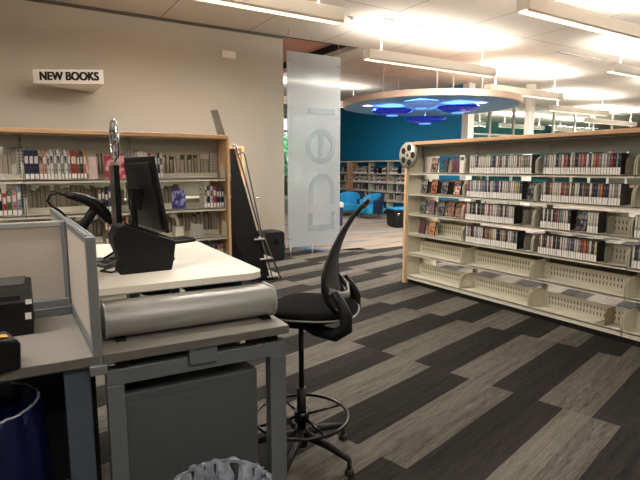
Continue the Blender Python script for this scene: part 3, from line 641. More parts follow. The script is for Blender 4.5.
q = BM(); prism(q, [(.00, 0), (.085, 0), (.005, .262), (-.068, .25)], 1, -.006, .006); fin('plate', q, mat('sign_grey', (128, 126, 118), .5), t, .002); q = BM(); box(q, -.01, .05, -.05, .05, 0, .006); fin('foot', q, M_GREYSTEEL, t)

# second range behind
c2 = thing('bookcase', 'maple-ended bookcase partly hidden behind the step ladder', 'bookcase', (1.55, 7.0, 0))
q = BM(); box(q, -1.5, 1.50, 0, .5, 1.83, 1.87); fin('top_panel', q, M_WOOD, c2); q = BM(); box(q, 1.46, 1.50, 0, .5, 0, 1.83); fin('end_panel', q, M_WOOD, c2)
for z in (1.45, 1.15, .85, .55, .25):
    q = BM(); box(q, -1.5, 1.46, 0, .23, z - .02, z); fin('shelf', q, M_CREAM, c2)
q = BM(); box(q, -1.5, 1.46, .24, .26, 0, 1.83); fin('back_panel', q, M_GREYSTEEL, c2)

# ------------------------------------------------------------ step ladder
t = thing('step_ladder', 'steep black-sided step ladder with steel tube rail', 'ladder', (2.9, 6.3, 0))
def lx(p): return [(a - 2.9, z) for a, z in p]
q = BM(); prism(q, lx([(2.555, 1.79), (2.60, 1.80), (3.10, .02), (2.80, .02), (2.72, .27), (2.555, .70)]), 1, -.012, .012); fin('side_panel', q, M_BLACK, t, .003)
q = BM(); prism(q, lx([(2.555, 1.79), (2.60, 1.80), (3.10, .02), (2.80, .02), (2.72, .27), (2.555, .70)]), 1, .43, .454); fin('side_panel', q, M_BLACK, t, .003)
q = BM(); tube(q, [(p[0], -.03, p[1]) for p in lx([(2.57, 1.82), (2.60, 1.85), (2.63, 1.82), (2.65, 1.74), (3.125, .02)])], .011, 10); fin('rail', q, M_CHROME, t)
q = BM(); tube(q, [(p[0], -.03, p[1]) for p in lx([(2.67, 1.74), (2.70, 1.755), (2.73, 1.74), (2.75, 1.69), (2.96, .71), (3.25, .01)])], .011, 10); fin('handrail', q, mat('rail_grey', (110, 106, 100), .35, metal=.7), t)
q = BM(); tube(q, [(p[0], -.03, p[1]) for p in lx([(2.86, 1.15), (2.94, 1.15)])], .008, 8); fin('rail_stay', q, M_CHROME, t)
for x0, x1, z in ((2.86, 3.02, .60), (2.94, 3.14, .32), (3.05, 3.27, .06), (2.80, 2.9, .88), (2.72, 2.82, 1.16)):
    if z < .7:
        q = BM(); box(q, x0 - 2.9, x1 - 2.9, -.04, .43, z - .02, z); fin('step', q, mat('step_grey', (150, 146, 138), .6), t, .004)
    else:
        q = BM(); box(q, x0 - 2.95, x1 - 2.97, .012, .43, z - .02, z); fin('step', q, MATS['step_grey'], t, .004)
# black box
t = thing('rolling_case', 'black rounded box standing on carpet by the beige wall end', 'case', (3.83, 7.75, 0))
q = BM(); prism(q, rrect(-.2, .19, 0, .5, .06), 1, -.17, .17, smooth=True); o = fin('shell', q, M_BLACK, t, .02, 3)
q = BM(); prism(q, rrect(.0, .06, .28, .38, .028), 1, -.19, -.17, smooth=True); fin('latch', q, M_BLACKG, t, .004)

# ------------------------------------------------------------ desk
DR = math.radians(-3.4); DX, DY = .281, 2.009
def desk(name, label, cat): return thing(name, label, cat, (DX, DY, 0), DR)
t = desk('standing_desk', 'grey laminate counter desk on grey steel frame', 'desk')
q = BM(); box(q, .0, .776, .0, .72, .812, .85); fin('desktop', q, M_DESK, t, .003)
q = BM(); box(q, .0, .776, -.003, 0, .812, .847); fin('edge_band', q, mat('shaded_edge_band', (104, 101, 96), .5), t)  # front edge strip with its shade painted into the grey
q = BM(); box(q, .01, .075, .04, .10, 0, .70); fin('leg', q, M_DESKM, t, .004)
q = BM(); box(q, .70, .78, .04, .10, 0, .70); fin('leg', q, M_DESKM, t, .004)
q = BM(); box(q, .01, .78, .04, .10, .70, .765); fin('front_rail', q, M_DESKM, t, .004)
q = BM(); box(q, .72, .77, .64, .70, 0, .765); fin('leg', q, M_DESKM, t, .004)
q = BM(); box(q, .72, .77, .10, .64, .70, .765); fin('side_rail', q, M_DESKM, t, .004)
q = BM(); box(q, .33, .45, .015, .11, .735, .812)
fin('rail_bracket', q, M_DESKM, t, .004)
for x in (.05, .6, .70):
    q = BM(); box(q, x, x + .04, .05, .09, .765, .812); fin('spacer', q, M_BLACK, t)
q = BM(); box(q, .09, .70, .50, .512, .15, .78); fin('modesty_panel', q, mat('dark_panel', (46, 48, 50), .7), t)
t = desk('desk_extension', 'grey laminate side counter at the lower left', 'desk')
q = BM(); box(q, -1.3, -.012, .0, .66, .812, .85); fin('desktop', q, M_DESK, t, .003)
q = BM(); box(q, -1.3, -.012, -.003, 0, .812, .847); fin('edge_band', q, MATS['shaded_edge_band'], t)  # same front strip, shade painted into its colour
q = BM(); box(q, -.137, -.045, .05, .36, 0, .80); fin('leg', q, mat('blue_grey_coat', (84, 94, 108), .45, metal=.2), t, .004)
q = BM(); box(q, -1.25, -.137, .28, .33, .70, .765); fin('rear_rail', q, M_DESKM, t, .004)
q = BM(); box(q, -.137, -.045, .36, .6, .76, .80); fin('side_rail', q, M_DESKM, t)
q = BM(); box(q, -1.25, -1.15, .05, .17, 0, .80); fin('leg', q, M_DESKM, t, .004)
q = BM(); box(q, -1.15, -.04, .58, .592, .05, .78); fin('modesty_panel', q, MATS['dark_panel'], t)
# partition
t = thing('desk_partition', 'low beige fabric desk partition with aluminium frame', 'partition', (DX, DY, 0))
q = BM(); box(q, -.035, .0, .0, .035, .79, 1.30); fin('end_post', q, M_FRAME, t, .004)
q = BM(); box(q, -.05, .012, -.014, .045, .775, .812); fin('clamp', q, M_FRAME, t, .003)
q = BM(); box(q, -.030, -.006, .035, 1.55, .90, 1.275); fin('side_panel', q, M_FABPAN, t)
q = BM(); box(q, -.035, -.0, .035, 1.56, 1.275, 1.30); box(q, -.012, -.006, .035, 1.56, 1.30, 1.304); box(q, -.030, -.024, .035, 1.56, 1.30, 1.304); fin('side_top_rail', q, M_FRAME, t)
q = BM(); box(q, -.035, -.0, .035, 1.56, .852, .90); fin('side_bottom_rail', q, M_FRAME, t)
q = BM(); box(q, -1.3, -.035, .70, .724, .93, 1.275); fin('back_panel', q, M_FABPAN, t)
q = BM(); box(q, -1.3, -.035, .69, .735, 1.275, 1.30); fin('back_top_rail', q, M_ALU, t, .004)
q = BM(); box(q, -1.3, -.035, .66, .735, .852, .93); box(q, -1.3, -.035, .655, .66, .885, .893); fin('back_bottom_rail', q, M_FRAME, t, .003)
q = BM(); box(q, -.055, -.035, .685, .705, .852, 1.30); fin('corner_post', q, M_FRAME, t, .004)
q = BM(); box(q, -.035, -.0, .25, .29, 0, .85); box(q, -.035, 0, 1.5, 1.54, 0, .9); fin('leg', q, mat('dark_steel', (48, 50, 52), .5, metal=.5), t)
# raised worktop
t = thing('raised_worktop', 'pale rounded raised worktop above the counter', 'worktop', (DX, DY, 0), math.radians(-2.6))
q = BM(); prism(q, rrect(.022, .775, .235, 1.60, .09, corners=(0, 0, 0, 1)), 2, 1.022, 1.05); 
fin('worktop_slab', q, M_WTOP, t)
q = BM(); prism(q, rrect(.020, .777, .233, 1.602, .09, corners=(0, 0, 0, 1)), 2, 1.018, 1.0215); fin('edge_band', q, mat('pale_edge_band', (170, 172, 170), .4), t)
q = BM(); prism(q, rrect(.20, .34, .28, .55, .05), 2, .985, 1.018); prism(q, rrect(.40, .68, .27, .6, .05), 2, .975, 1.018); fin('under_bracket', q, M_BLACK, t, .01)
for y in (.55, 1.3):
    q = BM(); box(q, .35, .43, y, y + .08, .853, .99); box(q, .12, .66, y, y + .06, .985, 1.018); box(q, .2, .6, y - .03, y + .1, .8502, .862); fin('support_column', q, M_DESKM, t)
q = BM(); box(q, .30, .36, 1.3, 1.45, 0, .99); fin('rear_leg', q, M_DESKM, t)
# silver curved front housing
t = desk('front_housing', 'silver curved metal trough below the raised worktop', 'trough')
prof = [(.24, .862)] + [(.165 - .075 * math.sin(math.radians(a)), .935 - .073 * math.cos(math.radians(a))) for a in range(0, 151, 15)] + [(.22, .998), (.24, .998)]
q = BM(); prism(q, prof, 0, .030, .750, smooth=True); fin('curved_shell', q, M_ALU, t, .002)
pr2 = [(.245, .857)] + [(.165 - .082 * math.sin(math.radians(a)), .935 - .079 * math.cos(math.radians(a))) for a in range(0, 151, 15)] + [(.22, 1.004), (.245, 1.004)]
q = BM(); prism(q, pr2, 0, .750, .762, smooth=True); fin('end_cap', q, M_ALU, t, .003)
q = BM(); prism(q, pr2, 0, .022, .030, smooth=True); fin('end_cap', q, M_ALU, t, .003)
q = BM(); box(q, .70, .74, .12, .2, .8502, .862); box(q, .06, .10, .12, .2, .8502, .862); fin('standoff', q, M_BLACK, t)
# pedestal
t = desk('pedestal_cabinet', 'grey steel pedestal cabinet under the counter', 'cabinet')
q = BM(); box(q, .065, .665, .115, .42, .03, .625); fin('body', q, mat('cabinet_grey', (88, 93, 96), .5, metal=.1), t, .006)
q = BM(); box(q, .075, .655, .105, .115, .04, .585); fin('front_panel', q, MATS['cabinet_grey'], t, .003)
q = BM()
for x in (.1, .6):
    for y in (.14, .38): box(q, x, x + .03, y, y + .03, 0, .03)
fin('foot', q, M_BLACK, t)
# ------------------------------------------------------------ bins
def crumple_ring(q, r, z0, z1, n=90, amp=.01, flare=.02, mi=0, cx=0, cy=0, sx=1, sy=1):
    rings = []
    lv = 7
    for j in range(lv):
        f = j / (lv - 1)
        rings.append([q.verts.new((cx + sx * (r + flare * math.sin(f * PI) + amp * 1.6 * math.sin(k * 1.3 + 2 * math.sin(k * .31) + f * 2) + random.uniform(-amp, amp) * .7) * math.cos(2 * PI * k / n), cy + sy * (r + flare * math.sin(f * PI) + amp * 1.6 * math.sin(k * 1.3 + 2 * math.sin(k * .31) + f * 2) + random.uniform(-amp, amp) * .7) * math.sin(2 * PI * k / n), z0 + (z1 - z0) * f + random.uniform(-amp, amp) * .6)) for k in range(n)])
    for A, B in zip(rings, rings[1:]):
        for k in range(n):
            f = q.faces.new((A[k], A[(k + 1) % n], B[(k + 1) % n], B[k])); f.material_index = mi; f.smooth = True
def can(loc, r, h, label, bagm, shellm, inner, name='waste_bin', am=1):
    t = thing(name, label, 'waste bin', loc)
    q = BM(); lathe(q, [(0, 0), (r * .85, 0), (r, h), (r * .97, h), (r * .83, .01), (0, .01)], seg=40); fin('bin_body', q, shellm, t)
    b_ = BM(); crumple_ring(b_, r * 1.01, h + .012, h - (h * .75 if bagm is M_BLUEBAG else .09), 80, .005 * am, .012); crumple_ring(b_, r * .95, h + .012 * am, h - .25, 80, .006 * am, -.02)
    o = fin('bag', b_, bagm, t)
    q = BM(); tube(q, [(r * 1.0 * math.cos(2 * PI * k / 60), r * 1.0 * math.sin(2 * PI * k / 60), h + .012 + random.uniform(-.003, .003)) for k in range(60)], .005, 8, closed=True); fin('bag_rim', q, inner, t)
can((-.15, 2.20, 0), .215, .66, 'bin with dark blue bag at the lower left under the counter', M_BLUEBAG, mat('blue_bin', (20, 28, 80), .5), mat('clear_film', (170, 176, 190), .3))
M_CLEARBAG = mat('crumpled_clear_bag', (150, 155, 166), .15, noise=.9, scale=30, bump=1)
can((.625, 1.72, 0), .185, .335, 'black bin with crumpled clear liner at the bottom edge', M_CLEARBAG, M_BLACK, M_CLEARBAG, am=1.8)

# ------------------------------------------------------------ things on the worktops
def polyob(name, pts, y0, y1, m, parent, bevel=.004, smooth=False):
    q = BM(); prism(q, pts, 1, y0, y1, smooth=smooth); return fin(name, q, m, parent, bevel)
t = thing('receipt_printer', 'black wedge-shaped receipt printer on the raised worktop', 'printer', (0, 2.5, 1.05))
polyob('body', [(.446, .0), (.690, .0), (.700, .04), (.716, .142), (.475, .236), (.444, .224), (.424, .178), (.428, .14), (.458, .055)], -.005, .14, M_BLACK, t, .006)
polyob('lid', [(.50, .2275), (.70, .150), (.70, .158), (.50, .2375)], .015, .125, M_BLACKG, t, .002)
t = thing('keyboard', 'black keyboard behind the receipt printer', 'keyboard', (.885, 3.40, 1.05), math.radians(18))
q = BM(); prism(q, rrect(-.22, .22, -.075, .075, .02), 2, 0, .022); fin('base', q, M_BLACK, t, .004)
q = BM()
for i in range(14):
    for j in range(5): box(q, -.205 + i * .0295, -.205 + i * .0295 + .025, -.062 + j * .026, -.062 + j * .026 + .021, .022, .028)
fin('keys', q, M_BLACKG, t); t['label'] = 'black keyboard lying on the raised worktop beyond the monitor'
# monitor
t = thing('monitor', 'large black flat monitor seen from behind on the raised worktop', 'monitor', (.65, 2.84, 1.05), math.radians(3))
la = math.radians(-9)
def leaned(q, zc=.36):
    for v in q.verts:
        x, z = v.co.x, v.co.z - zc; v.co.x = x * math.cos(la) + z * math.sin(la); v.co.z = -x * math.sin(la) + z * math.cos(la) + zc
    return q
q = BM(); box(q, .0, .018, -.26, .26, .17, .56); fin('screen_panel', leaned(q), M_BLACK, t, .004)
q = BM(); prism(q, [(-.235, .19), (.235, .19), (.235, .53), (-.235, .53)], 0, -.014, .0); box(q, -.016, -.014, -.15, .15, .50, .503, 0); fin('rear_housing', leaned(q), M_BLACK, t, .008)
q = BM(); box(q, .018, .019, -.25, .25, .185, .55); fin('display', leaned(q), M_BLACKG, t)
q = BM(); tube(q, [(-.03, 0, .34), (-.06, 0, .33), (-.055, 0, .2), (-.03, 0, .02)], .018, 12); box(q, -.07, -.025, -.05, .05, .28, .39); fin('stand_arm', q, M_BLACK, t)
q = BM(); prism(q, rrect(-.07, .13, -.11, .11, .04), 2, 0, .016); fin('stand_base', q, M_BLACK, t, .004)
# second edge-on monitor
t = thing('monitor', 'slim black screen seen edge-on behind the worktop scanner', 'monitor', (.522, 2.93, 1.05))
q = BM(); box(q, -.012, .016, -.06, .08, .12, .515); fin('screen_panel', q, M_BLACKG, t, .004)
q = BM(); box(q, -.018, .018, -.03, .03, .0, .12); prism(q, rrect(-.05, .05, -.05, .08, .03), 2, 0, .014); fin('stand', q, M_BLACK, t, .003)
t = thing('silver_disc', 'round chrome disc seen nearly edge-on above the slim black screen', 'ornament', (.530, 2.93, 1.565))
q = BM(); box(q, -.02, .02, -.03, .03, 0, .016); tube(q, [(0, 0, .01), (0, 0, .03)], .006); fin('clip', q, M_CHROME, t)
q = BM(); tube(q, [(0, .098 * math.cos(2 * PI * k / 40), .13 + .105 * math.sin(2 * PI * k / 40)) for k in range(40)], .009, 10, closed=True); fin('rim', q, M_CHROME, t)
q = BM(); lathe(q, [(.060, -.003), (.068, -.003), (.068, .003), (.060, .003), (.060, -.003)], (0, 0, .13), 30, axis=0)
for k in range(8):
    a = 2 * PI * k / 8; tube(q, [(0, .02 * math.cos(a), .13 + .02 * math.sin(a)), (0, .1 * math.cos(a), .13 + .105 * math.sin(a))], .005, 6)
lathe(q, [(0, -.006), (.022, -.006), (.022, .006), (0, .006)], (0, 0, .13), 16, axis=0); fin('spokes', q, mat('dull_silver', (130, 130, 134), .3, metal=.8), t)
# barcode scanner
t = thing('barcode_scanner', 'black handheld barcode scanner resting in its stand', 'scanner', (.36, 2.9, 1.05))
def sc(p): return [(a - .36, 0, z - 1.05) for a, z in p]
q = BM(); tube(q, sc([(.275, 1.412), (.31, 1.408), (.36, 1.392), (.405, 1.368), (.442, 1.325), (.470, 1.272)]), [.012, .022, .026, .03, .032, .024], 14)
for v in q.verts: v.co.y *= 1.5
fin('handle', q, M_BLACK, t)
q = BM(); tube(q, sc([(.445, 1.365), (.475, 1.30), (.480, 1.255)]), [.012, .016, .012], 10); fin('trigger_shroud', q, M_BLACKG, t)
q = BM(); tube(q, sc([(.425, 1.355), (.39, 1.31), (.345, 1.24), (.335, 1.15), (.335, 1.06)]), [.026, .024, .024, .022, .022], 12); fin('stand_neck', q, M_BLACK, t)
q = BM(); prism(q, rrect(-.09, .09, -.07, .07, .04), 2, 0, .018); fin('stand_base', q, M_BLACK, t, .004)
q = BM(); tube(q, sc([(.275, 1.412), (.24, 1.425), (.205, 1.415), (.193, 1.385), (.21, 1.36), (.245, 1.335), (.275, 1.30), (.285, 1.2), (.30, 1.1), (.36, 1.056), (.44, 1.054)]), .006, 8); fin('cable', q, M_BLACK, t)
# loose cables and small grey box behind printer
q = BM(); tube(q, [(.40, 2.75, 1.056), (.45, 2.85, 1.056), (.5, 2.8, 1.056), (.44, 2.7, 1.056), (.38, 2.62, 1.056), (.42, 2.56, 1.056), (.46, 2.6, 1.056)], .005, 8)
tag(fin('cable', q, M_BLACK), 'loose black cable on the worktop left of the receipt printer', 'cable')
q = BM(); tube(q, [(.575, 2.80, 1.30), (.56, 2.8, 1.2), (.50, 2.80, 1.13), (.45, 2.84, 1.09), (.44, 2.9, 1.07), (.5, 3.05, 1.056), (.6, 3.2, 1.056)], .006, 8)
tag(fin('cable', q, M_BLACK), 'black monitor cable hanging behind the large monitor', 'cable')
t = thing('card_reader', 'small grey wedge device behind the receipt printer', 'card reader', (.47, 2.78, 1.05), math.radians(20))
q = BM(); prism(q, [(-.08, 0), (.08, 0), (.08, .05), (-.08, .015)], 1, -.05, .05); fin('body', q, mat('grey_device', (92, 92, 90), .5), t, .004)
q = BM(); prism(q, [(-.06, .0205), (.06, .0472), (.06, .049), (-.06, .0225)], 1, -.035, .035); fin('face', q, M_BLACKG, t)
# left printer
t = thing('receipt_printer', 'black box receipt printer on the side counter at left', 'printer', (-.06, 2.54, .85), DR)
t.scale = (1, 1, 1.42)
q = BM(); prism(q, [(-.11, .0), (.11, .0), (.11, .115), (.085, .15), (-.11, .15)], 0, -.09, .14); fin('body', q, M_BLACK, t, .006)
q = BM(); box(q, -.09, .142, -.112, -.108, .1, .148); fin('upper_band', q, mat('charcoal_plastic', (72, 72, 72), .5), t)
q = BM(); box(q, -.09, .10, -.114, -.111, .108, .122); fin('paper_slot', q, mat('slot_black', (6, 6, 6), .7), t)
q = BM(); box(q, -.06, .12, -.1, .075, .15, .156); fin('cover', q, mat('charcoal_plastic', (72, 72, 72)), t, .003)
q = BM(); box(q, .113, .136, -.1135, -.112, .048, .068); fin('badge', q, M_LABEL, t); q = BM(); box(q, .108, .134, -.1132, -.112, .022, .036); fin('button', q, M_BLACKG, t, .001)
q = BM(); box(q, .118, .141, -.1145, -.112, .094, .108); fin('status_label', q, M_LABEL, t)
t = thing('label_tape_device', 'small black device with orange sticker on the side counter', 'device', (-.060, 2.06, .85), math.radians(14))
q = BM(); prism(q, [(-.07, 0), (.06, 0), (.065, .09), (.055, .11), (-.05, .125), (-.07, .1)], 1, -.07, .075); fin('body', q, M_BLACK, t, .01, 3)
q = BM(); prism(q, [(-.025, .1245), (.035, .1165), (.035, .119), (-.025, .1275)], 1, -.045, -.005); fin('sticker', q, mat('orange_sticker', (238, 160, 50), .5), t)
q = BM(); box(q, .0645, .0655, -.03, .04, .03, .085); fin('side_label', q, mat('beige_label', (190, 180, 150), .6), t)

# ------------------------------------------------------------ drafting chair
CX, CY = 1.275, 2.235
t = thing('drafting_chair', 'tall black drafting chair with mesh back and foot ring', 'chair', (CX, CY, 0), math.radians(138))
# local +x is the facing direction
for k in range(5):
    a = 2 * PI * k / 5 + math.radians(CH_OFF if 'CH_OFF' in globals() else -203)
    c_, s_ = math.cos(a), math.sin(a)
    q = BM(); P = lambda r, z, w_: (Vector((r * c_, r * s_, z)))
    tube(q, [(.03 * c_, .03 * s_, .135), (.16 * c_, .16 * s_, .12), (.29 * c_, .29 * s_, .085), (.30 * c_, .30 * s_, .07)], [.026, .021, .016, .012], 10); lg = fin('leg', q, M_BLACK, t)
    q = BM(); tube(q, [(.297 * c_, .297 * s_, .03), (.297 * c_, .297 * s_, .085)], .012, 10); lathe(q, [(0, 0), (.024, 0), (.026, .012), (.02, .032), (0, .034)], (.297 * c_, .297 * s_, 0), 20); fin('glide', q, M_RUBBER, lg)
q = BM(); tube(q, [(0, 0, .07), (0, 0, .17)], .034, 20); tube(q, [(0, 0, .17), (0, 0, .40)], .025, 16); tube(q, [(0, 0, .40), (0, 0, .76)], .014, 14); fin('gas_column', q, M_BLACK, t)
q = BM(); FR, FZ = .25, .24
tube(q, [(FR * math.cos(2 * PI * k / 48), FR * math.sin(2 * PI * k / 48), FZ) for k in range(48)], .009, 10, closed=True); fr_ = fin('foot_ring', q, M_BLACKG, t)
q = BM()
for k in range(4):
    a = 2 * PI * k / 4 + .7; tube(q, [(.03 * math.cos(a), .03 * math.sin(a), FZ + .0), (FR * math.cos(a), FR * math.sin(a), FZ)], .007, 8)
tube(q, [(0, 0, FZ - .03), (0, 0, FZ + .03)], .04, 20); fin('ring_spoke', q, M_BLACKG, fr_)
q = BM()
NS = 40; prof = [(.0, .80), (.8, .803), (.96, .82), (1.0, .835), (.97, .851), (.85, .86), (.5, .864), (0, .862)]
rings = []
for r_, z in prof:
    rg = []
    for k in range(NS):
        a = 2 * PI * k / NS; ca, sa = math.cos(a), math.sin(a); e_ = 2.6
        rx = .245 * r_ * (abs(ca) ** (2 / e_)) * (1 if ca > 0 else -1); ry = .235 * r_ * (abs(sa) ** (2 / e_)) * (1 if sa > 0 else -1)
        rg.append(q.verts.new((rx - .05, ry, z - (max(0, rx - .12) * .18) + abs(ry) * .02)))
    rings.append(rg)
for A, B in zip(rings, rings[1:]):
    for k in range(NS):
        if A is rings[0] and False: continue
        f = q.faces.new((A[k], A[(k + 1) % NS], B[(k + 1) % NS], B[k])); f.smooth = True
bmesh.ops.remove_doubles(q, verts=q.verts, dist=.0005)
fin('seat', q, M_BLKFAB, t)
q = BM(); pts = []
for k in range(NS):
    a = 2 * PI * k / NS; ca, sa = math.cos(a), math.sin(a)
    rx = .249 * (abs(ca) ** (2 / 2.6)) * (1 if ca > 0 else -1); ry = .239 * (abs(sa) ** (2 / 2.6)) * (1 if sa > 0 else -1); pts.append((rx - .05, ry, .828 - max(0, rx - .12) * .18 + abs(ry) * .02))
tube(q, pts, .005, 8, closed=True); fin('seat_piping', q, mat('grey_trim', (130, 130, 128), .4), t)['label'] = 'grey edge trim'
q = BM(); prism(q, rrect(-.13, .10, -.09, .09, .03), 2, .745, .79); fin('seat_mechanism', q, M_BLACK, t, .008)
# J-shaped back supports
for s in (-1,):
    q = BM(); tube(q, [(.02, 0, .765), (-.10, -.12, .755), (-.21, -.19, .76), (-.262, -.205, .80), (-.262, -.205, .86), (-.235, -.195, .92), (-.20, -.19, .97)], [.026, .03, .032, .033, .03, .024, .016], 14); fin('back_support', q, M_BLACK, t)
    q = BM(); tube(q, [(.02, 0, .765), (-.10, .12, .755), (-.21, .19, .76), (-.262, .205, .80), (-.262, .205, .86), (-.235, .195, .92), (-.20, .19, .97)], [.026, .03, .032, .033, .03, .024, .016], 14); fin('back_support', q, M_BLACK, t)
# backrest: curved shell, profile (z, x), half width
bp = [(.87, -.20, .17), (.92, -.170, .205), (.98, -.152, .215), (1.04, -.150, .205), (1.10, -.160, .18), (1.17, -.185, .14), (1.24, -.218, .10), (1.31, -.262, .062), (1.36, -.305, .038), (1.38, -.325, .03)]
def shell(q, prof, th, curv, m=0):
    NW = 12; F, Bk = [], []
    for z, x, w_ in prof:
        F.append([q.verts.new((x + curv * (1 - (2 * j / NW - 1) ** 2) * -w_ , w_ * (2 * j / NW - 1), z)) for j in range(NW + 1)])
        Bk.append([q.verts.new((x - th + curv * (1 - (2 * j / NW - 1) ** 2) * -w_ , w_ * (2 * j / NW - 1), z)) for j in range(NW + 1)])
    n = len(prof)
    for G in (F, Bk):
        for i in range(n - 1):
            for j in range(NW): q.faces.new((G[i][j], G[i][j + 1], G[i + 1][j + 1], G[i + 1][j])).smooth = True
    for i in range(n - 1):
        for j in (0, NW): q.faces.new((F[i][j], F[i + 1][j], Bk[i + 1][j], Bk[i][j]))
    for i in (0, n - 1):
        for j in range(NW): q.faces.new((F[i][j], F[i][j + 1], Bk[i][j + 1], Bk[i][j]))
q = BM(); shell(q, bp, .008, .12); fin('backrest', q, mat('black_mesh', (12, 12, 12), .8, noise=.3, scale=120), t)
q = BM()
edge = [(x, w_, z) for z, x, w_ in bp] + [(bp[-1][1] - .012, .02, 1.39), (bp[-1][1] - .012, -.02, 1.39)] + [(x, -w_, z) for z, x, w_ in bp[::-1]] + [(-.205, -.07, .858), (-.205, .07, .858)]
tube(q, [(x - .004, y, z) for x, y, z in edge], [.013 if z < 1.1 else .010 for x, y, z in edge], 10, closed=True); fin('back_frame', q, M_BLACK, t)
q = BM(); tube(q, [(-.17, -.18, .955), (-.225, -.12, .935), (-.245, 0, .925), (-.225, .12, .935), (-.17, .18, .955)], .011, 12)
for v in q.verts: v.co.z = .935 + (v.co.z - .935) * 1.8
fin('lumbar_bar', q, mat('lumbar_grey', (128, 126, 122), .5), t)['label'] = 'grey lumbar bar'
q = BM(); tube(q, [(-.318, -.035, 1.365), (-.338, 0, 1.388), (-.318, .035, 1.365)], .014, 10); fin('top_handle', q, mat('tan_handle', (140, 112, 92), .5), t)['label'] = 'tan top grip'

# ------------------------------------------------------------ teen area: bookcases, armchairs, ottoman
def far_case(y0, y1, x, label, bays_, place):
    t = thing('bookcase', label, 'bookcase', (x, (y0 + y1) / 2, 0)); h = (y1 - y0) / 2
    q = BM(); box(q, 0, .32, -h, h, 1.76, 1.80); fin('top_panel', q, M_CREAM, t)
    for k in range(bays_ + 1):
        yy = -h + 2 * h * k / bays_; e = .02 if k in (0, bays_) else .006; q = BM(); box(q, 0 if e > .01 else .02, .32, yy - e, yy + e, .0, 1.76); fin('side_panel', q, M_WOOD if k in (0, bays_) else M_CREAM, t)
    q = BM(); box(q, .30, .32, -h, h, .0, 1.76); fin('back_panel', q, M_TEAL, t)
    for z in (1.37, 1.07, .77, .47, .17):
        q = BM(); box(q, 0, .30, -h, h, z - .03, z); fin('shelf', q, M_CREAM, t)
    nm = {1.37: 'top shelf', 1.07: 'second shelf', .77: 'third shelf', .47: 'fourth shelf'}
    massbm = BM(); mass = False
    for z in (1.37, 1.07, .77, .47):
        y = y1 - .03; i = 0; own = bays_ == 3 and z > 1
        while y > y0 + .12:
            th = round(random.uniform(.035, .065), 2)
            if random.random() < .07: y -= random.uniform(.05, .25); continue
            near = [abs(y - th / 2 - (y0 + (y1 - y0) * k / bays_)) for k in range(bays_ + 1)]
            if min(near) < .075: y -= .04; continue
            if own:
                col = random.choice(['white', 'grey', 'brown', 'dark grey', 'white', 'pale blue', 'tan', 'navy', 'black'])
                o = bpy.data.objects.new('book', spine_mesh('book', col, th, random.choice([.2, .22, .24]), .18)); C.objects.link(o); o.location = (x + .03, y, z)
                tag(o, f"{col} book, {ORD[i]} from the left, {nm[z]}, {place}", 'book', f'books on the {nm[z]}, {place}'); i += 1
            else:
                mi = random.randrange(5); h_ = random.choice([.2, .22, .24]); box(massbm, x + .03, x + .21, y - th + .002, y - .002, z, z + h_, mi); box(massbm, x + .028, x + .03, y - th + .004, y - .004, z + .005, z + .05, 0)
            y -= th
    o = fin('books', massbm, [spine_mat(c) for c in ('white', 'grey', 'brown', 'dark grey', 'navy')])
    tag(o, f'many small books filling the {"lower" if bays_ == 3 else "four"} shelves of the {place}', 'books', None, 'stuff')
far_case(12.3, 15.35, 10.9, 'long low bookcase against the far teal wall', 3, 'long far bookcase')
far_case(15.6, 17.6, 10.9, 'shorter bookcase left of the long one by the teal wall', 2, 'shorter far bookcase')
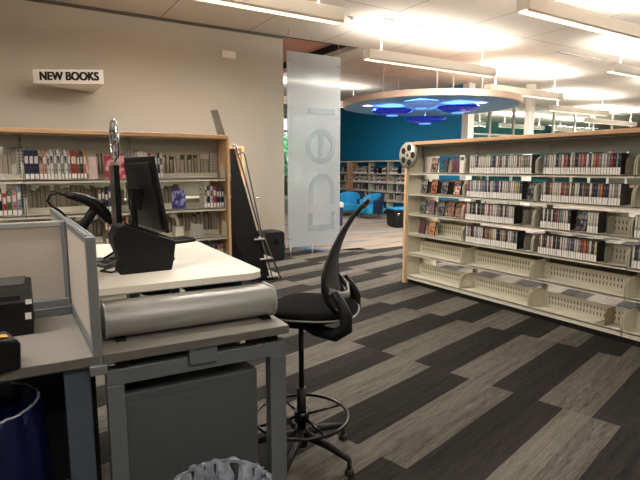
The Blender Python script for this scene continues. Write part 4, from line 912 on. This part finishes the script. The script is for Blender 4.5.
def armchair(x, y, rz, label):
    t = thing('armchair', label, 'armchair', (x, y, 0), rz, 'blue armchairs')
    q = BM(); prism(q, rrect(-.36, .34, -.33, .33, .12), 2, .16, .42, smooth=True); fin('seat', q, M_CYAN, t, .03, 3)
    q = BM(); N = 20; ri, ro = .33, .43
    A = []
    for k in range(N + 1):
        a = math.radians(65 + 230 * k / N); hgt = .58 + .20 * max(0, -math.cos(a)) ** .6
        A.append([q.verts.new((ri * math.cos(a), ri * math.sin(a), .3)), q.verts.new((ri * 1.04 * math.cos(a), ri * 1.04 * math.sin(a), hgt)), q.verts.new((ro * 1.06 * math.cos(a), ro * 1.06 * math.sin(a), hgt)), q.verts.new((ro * .92 * math.cos(a), ro * .92 * math.sin(a), .16))])
    for i in range(N):
        for j in range(4):
            f = q.faces.new((A[i][j], A[i][(j + 1) % 4], A[i + 1][(j + 1) % 4], A[i + 1][j])); f.smooth = j in (0, 2); f.material_index = 1 if j in (0,) else 0
    q.faces.new(A[0]); q.faces.new(A[-1][::-1]); fin('back_shell', q, [M_NAVY, M_CYAN], t, .015)
    for a in (45, 135, 225, 315):
        q = BM(); tube(q, [(.27 * math.cos(math.radians(a)), .27 * math.sin(math.radians(a)), .17), (.3 * math.cos(math.radians(a)), .3 * math.sin(math.radians(a)), 0)], .015, 8); fin('leg', q, M_CHROME, t)
armchair(9.70, 12.65, math.radians(185), 'blue tub armchair with navy shell turned sideways, nearest the cream bookcase')
armchair(9.7, 13.75, math.radians(235), 'bright blue tub armchair facing the room, middle of three')
armchair(9.3, 14.75, math.radians(250), 'blue tub armchair partly hidden by the glass banner')
t = thing('ottoman', 'black tapered ottoman with blue top beside the cream bookcase', 'ottoman', (9.0, 10.35, 0), math.radians(-20))
q = BM(); prism(q, [(-.30, .03), (.30, .03), (.34, .47), (-.34, .47)], 1, -.3, .3); fin('body', q, M_BLACK, t, .02, 3)
q = BM(); prism(q, rrect(-.34, .34, -.3, .3, .04), 2, .47, .51); fin('cushion', q, M_CYAN, t, .01)
q = BM(); lathe(q, [(0, -.31), (.035, -.31), (.035, -.295), (0, -.295)], (-.2, 0, .36), 20, axis=1); fin('grommet', q, M_CHROME, t)
q = BM(); box(q, -.25, .25, -.25, .25, 0, .03); fin('plinth', q, M_RUBBER, t)
t = thing('reading_table', 'pale round table behind the frosted glass banner', 'table', (6.6, 10.9, 0))
q = BM(); lathe(q, [(0, .98), (.5, .98), (.52, 1.0), (.5, 1.03), (0, 1.03)], seg=40); fin('table_top', q, M_WHITE, t); q = BM(); tube(q, [(0, 0, 0), (0, 0, .98)], .3, 24); fin('pedestal', q, mat('rose_laminate', (200, 160, 145), .6), t)
t = thing('side_unit', 'white and purple low unit right of the glass banner foot', 'display unit', (7.75, 11.6, 0), math.radians(-30))
q = BM(); box(q, -.16, .16, -.2, .2, 0, .5); fin('body', q, mat('purple_laminate', (50, 46, 92), .6), t, .01); q = BM(); box(q, -.18, .18, -.22, .22, .5, .62); fin('top_box', q, M_WHITE, t, .01)

# unseen pendants added behind the camera as a low fill light
pendant(-3.2, -.2, 2.4, 'added linear fill light, unseen behind and left of the camera', lit=.55)
pendant(-1.0, 2.2, -1.5, 'added linear fill light, unseen behind the camera', lit=.55)
